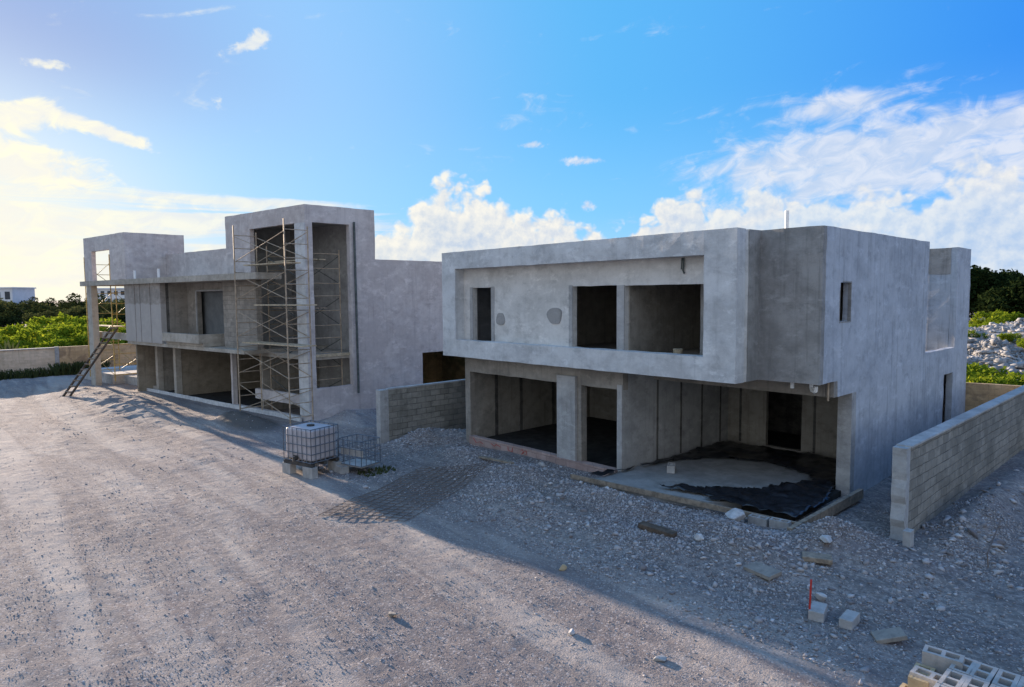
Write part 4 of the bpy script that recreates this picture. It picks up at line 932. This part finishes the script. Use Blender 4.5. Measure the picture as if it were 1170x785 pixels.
# weeds along the left wall and beside the tank (countless)
gq = []
def weeds(x0, x1, y0, y1, n, hgt, seed):
    g = np.random.default_rng(seed); x = g.uniform(x0, x1, n); y = g.uniform(y0, y1, n); z = height(x, y)
    a = g.uniform(0, 6.28, n); h = hgt*(.4+.8*g.uniform(0, 1, n)); w = .02+.02*g.uniform(0, 1, n)+hgt*.03; l = g.uniform(-.5, .5, (n, 2))*h[:, None]
    p = np.stack([x, y, z-.02], -1); s = np.stack([np.cos(a)*w, np.sin(a)*w, 0*a], -1); tip = p + np.stack([l[:, 0], l[:, 1], h], -1)
    gq.append(np.stack([p-s, p+s, tip+s*.3, tip-s*.3], 1).reshape(-1, 3))
weeds(-53.8, -52.9, -8, 10.5, 2600, .55, 1); weeds(-16.9, -16.3, 9.5, 10.5, 130, .11, 2); weeds(-53.6, -52.8, 7.6, 10.6, 900, .75, 3)
Q = np.concatenate(gq); tag(raw_mesh('weeds', Q, np.arange(len(Q)).reshape(-1, 4), M['grass']), 'straggling weeds along the foot of the left wall', 'weeds', kind='stuff')
# spiky plant at the far left edge
ax, ay = wpos(-37.2, 59.5); ag = empty('agave', (ax, ay, hz(ax, ay)), 'spiky pale agave at the left picture edge above the wall', 'plant')
lv = MB()
for i in range(22):
    a = i*2.4; e_ = .45+.9*((i*7) % 10)/10; l_ = 2.3; w_ = .16
    d_ = Vector((math.cos(a)*math.cos(e_), math.sin(a)*math.cos(e_), math.sin(e_))); s_ = Vector((-math.sin(a), math.cos(a), 0))*w_
    p0 = Vector((0, 0, .35)); p1 = p0+d_*l_*.55; p2 = p0+d_*l_-Vector((0, 0, .25))
    lv.add([p0-s_*.6, p0+s_*.6, p1+s_, p1-s_, p2], [(0, 1, 2, 3), (3, 2, 4)])
lo_ = lv.build('leaf_rosette', M['grass']); lo_.parent = ag
tk = MB().tube((0, 0, -.3), (0, 0, .5), .2, 8, .16).build('trunk', M['bark']); tk.parent = ag

# rubble field at the right
HEAPS = []
def heap(x, y, rx, ry, h, label, seed):
    n = 26; g = np.linspace(-1, 1, n); A, B = np.meshgrid(g, g, indexing='ij'); q = np.clip(1-np.sqrt(A**2+B**2), 0, 1)
    Zq = h*q**.8*(1+.9*fbm(A*3+seed, B*3, 4, seed)) - .3; V_ = np.stack([A*rx, B*ry, Zq], -1).reshape(-1, 3); ii = np.arange(n*n).reshape(n, n)
    HEAPS.append((x, y, rx, ry, h, seed))
    return tag(raw_mesh('rubble_heap', V_, np.stack([ii[:-1, :-1], ii[1:, :-1], ii[1:, 1:], ii[:-1, 1:]], -1).reshape(-1, 4), M['rubble'], (x, y, hz(x, y))), label, 'rubble heap')
x, y = wpos(36.2, 49); heap(x, y, 2.6, 2.2, 1.25, 'pale conical heap of rubble just beyond the bright bushes', 1)
x, y = wpos(37.6, 62); heap(x, y, 6, 3, 1.3, 'long grey rubble ridge across the field', 2)
x, y = wpos(35.2, 74); heap(x, y, 5, 3, 1.3, 'pale rubble bank at the foot of the dark trees', 3)

n = 5200; az = rng.uniform(30, 44, n); di = rng.uniform(44, 84, n); px_ = di*(fw.x*np.cos(np.radians(az)) + rt.x*np.sin(np.radians(az))); py_ = di*(fw.y*np.cos(np.radians(az)) + rt.y*np.sin(np.radians(az)))
keep = clump(px_*.25, py_*.25) > .12
px_, py_ = px_[keep], py_[keep]; pz_ = height(px_, py_); pr_ = .10*(4.0)**(rng.uniform(0, 1, len(px_))**2.2)
for hx, hy, rx, ry, hh, sd_ in HEAPS:
    m_ = 1500; aa = rng.uniform(0, 6.283, m_); qq = np.sqrt(rng.uniform(0, 1, m_))*1.15
    px_ = np.append(px_, hx+rx*qq*np.cos(aa)); py_ = np.append(py_, hy+ry*qq*np.sin(aa)); zz = hh*np.clip(1-qq, 0, 1)**.8*(1+.9*fbm(qq*np.cos(aa)*3+sd_, qq*np.sin(aa)*3, 4, sd_)) - .3
    pz_ = np.append(pz_, hz(hx, hy)+np.maximum(zz, height(hx+rx*qq*np.cos(aa), hy+ry*qq*np.sin(aa))-hz(hx, hy))); pr_ = np.append(pr_, .05*(6.0)**(rng.uniform(0, 1, m_)**2.0))
V, F = rocks(px_, py_, pr_, pz_, .6, .3, .4); tag(raw_mesh('rubble_field', V, F, M['rubble']), 'pale broken rubble covering the open land behind the right wall', 'rubble', kind='stuff')

# ------------------------------------------------------------------ far buildings
def far_building(az, dist, w, d, h, storeys, cols, label, flat=True):
    x, y = wpos(az, dist); root = empty('white_building', (x, y, 0), label, 'building', None, math.atan2(rt.y, rt.x))
    b = MB().box(-w/2, w/2, 0, d, -2, h); b.box(-w/2-.3, w/2+.3, -.3, d+.3, h, h+.35)
    me = b.build('wall', M['farwhite']); me.parent = root
    sh = h/storeys
    for s in range(storeys):
        for c in range(cols):
            cx = -w/2 + w*(c+.5)/cols; ww = w/cols*.52
            wi = MB().box(cx-ww/2, cx+ww/2, -.06, .10, s*sh+sh*.25, s*sh+sh*.78).build('window', M['glassd']); wi.parent = root
    return root
fb = far_building(-37.9, 240, 11, 9, 8.3, 2, 4, 'low white flat-roofed building on the skyline at the left edge')
rl = MB()
for x in np.linspace(-5.2, -1.5, 5): rl.tube((x, .2, 8.65), (x, .2, 9.9), .05)
rl.tube((-5.2, .2, 9.9), (-1.5, .2, 9.9), .05); q = rl.build('roof_railing', M['steel']); q.parent = fb
far_building(-30.7, 190, 11.5, 9, 7.4, 4, 7, 'white apartment block full of small windows seen between the left columns')
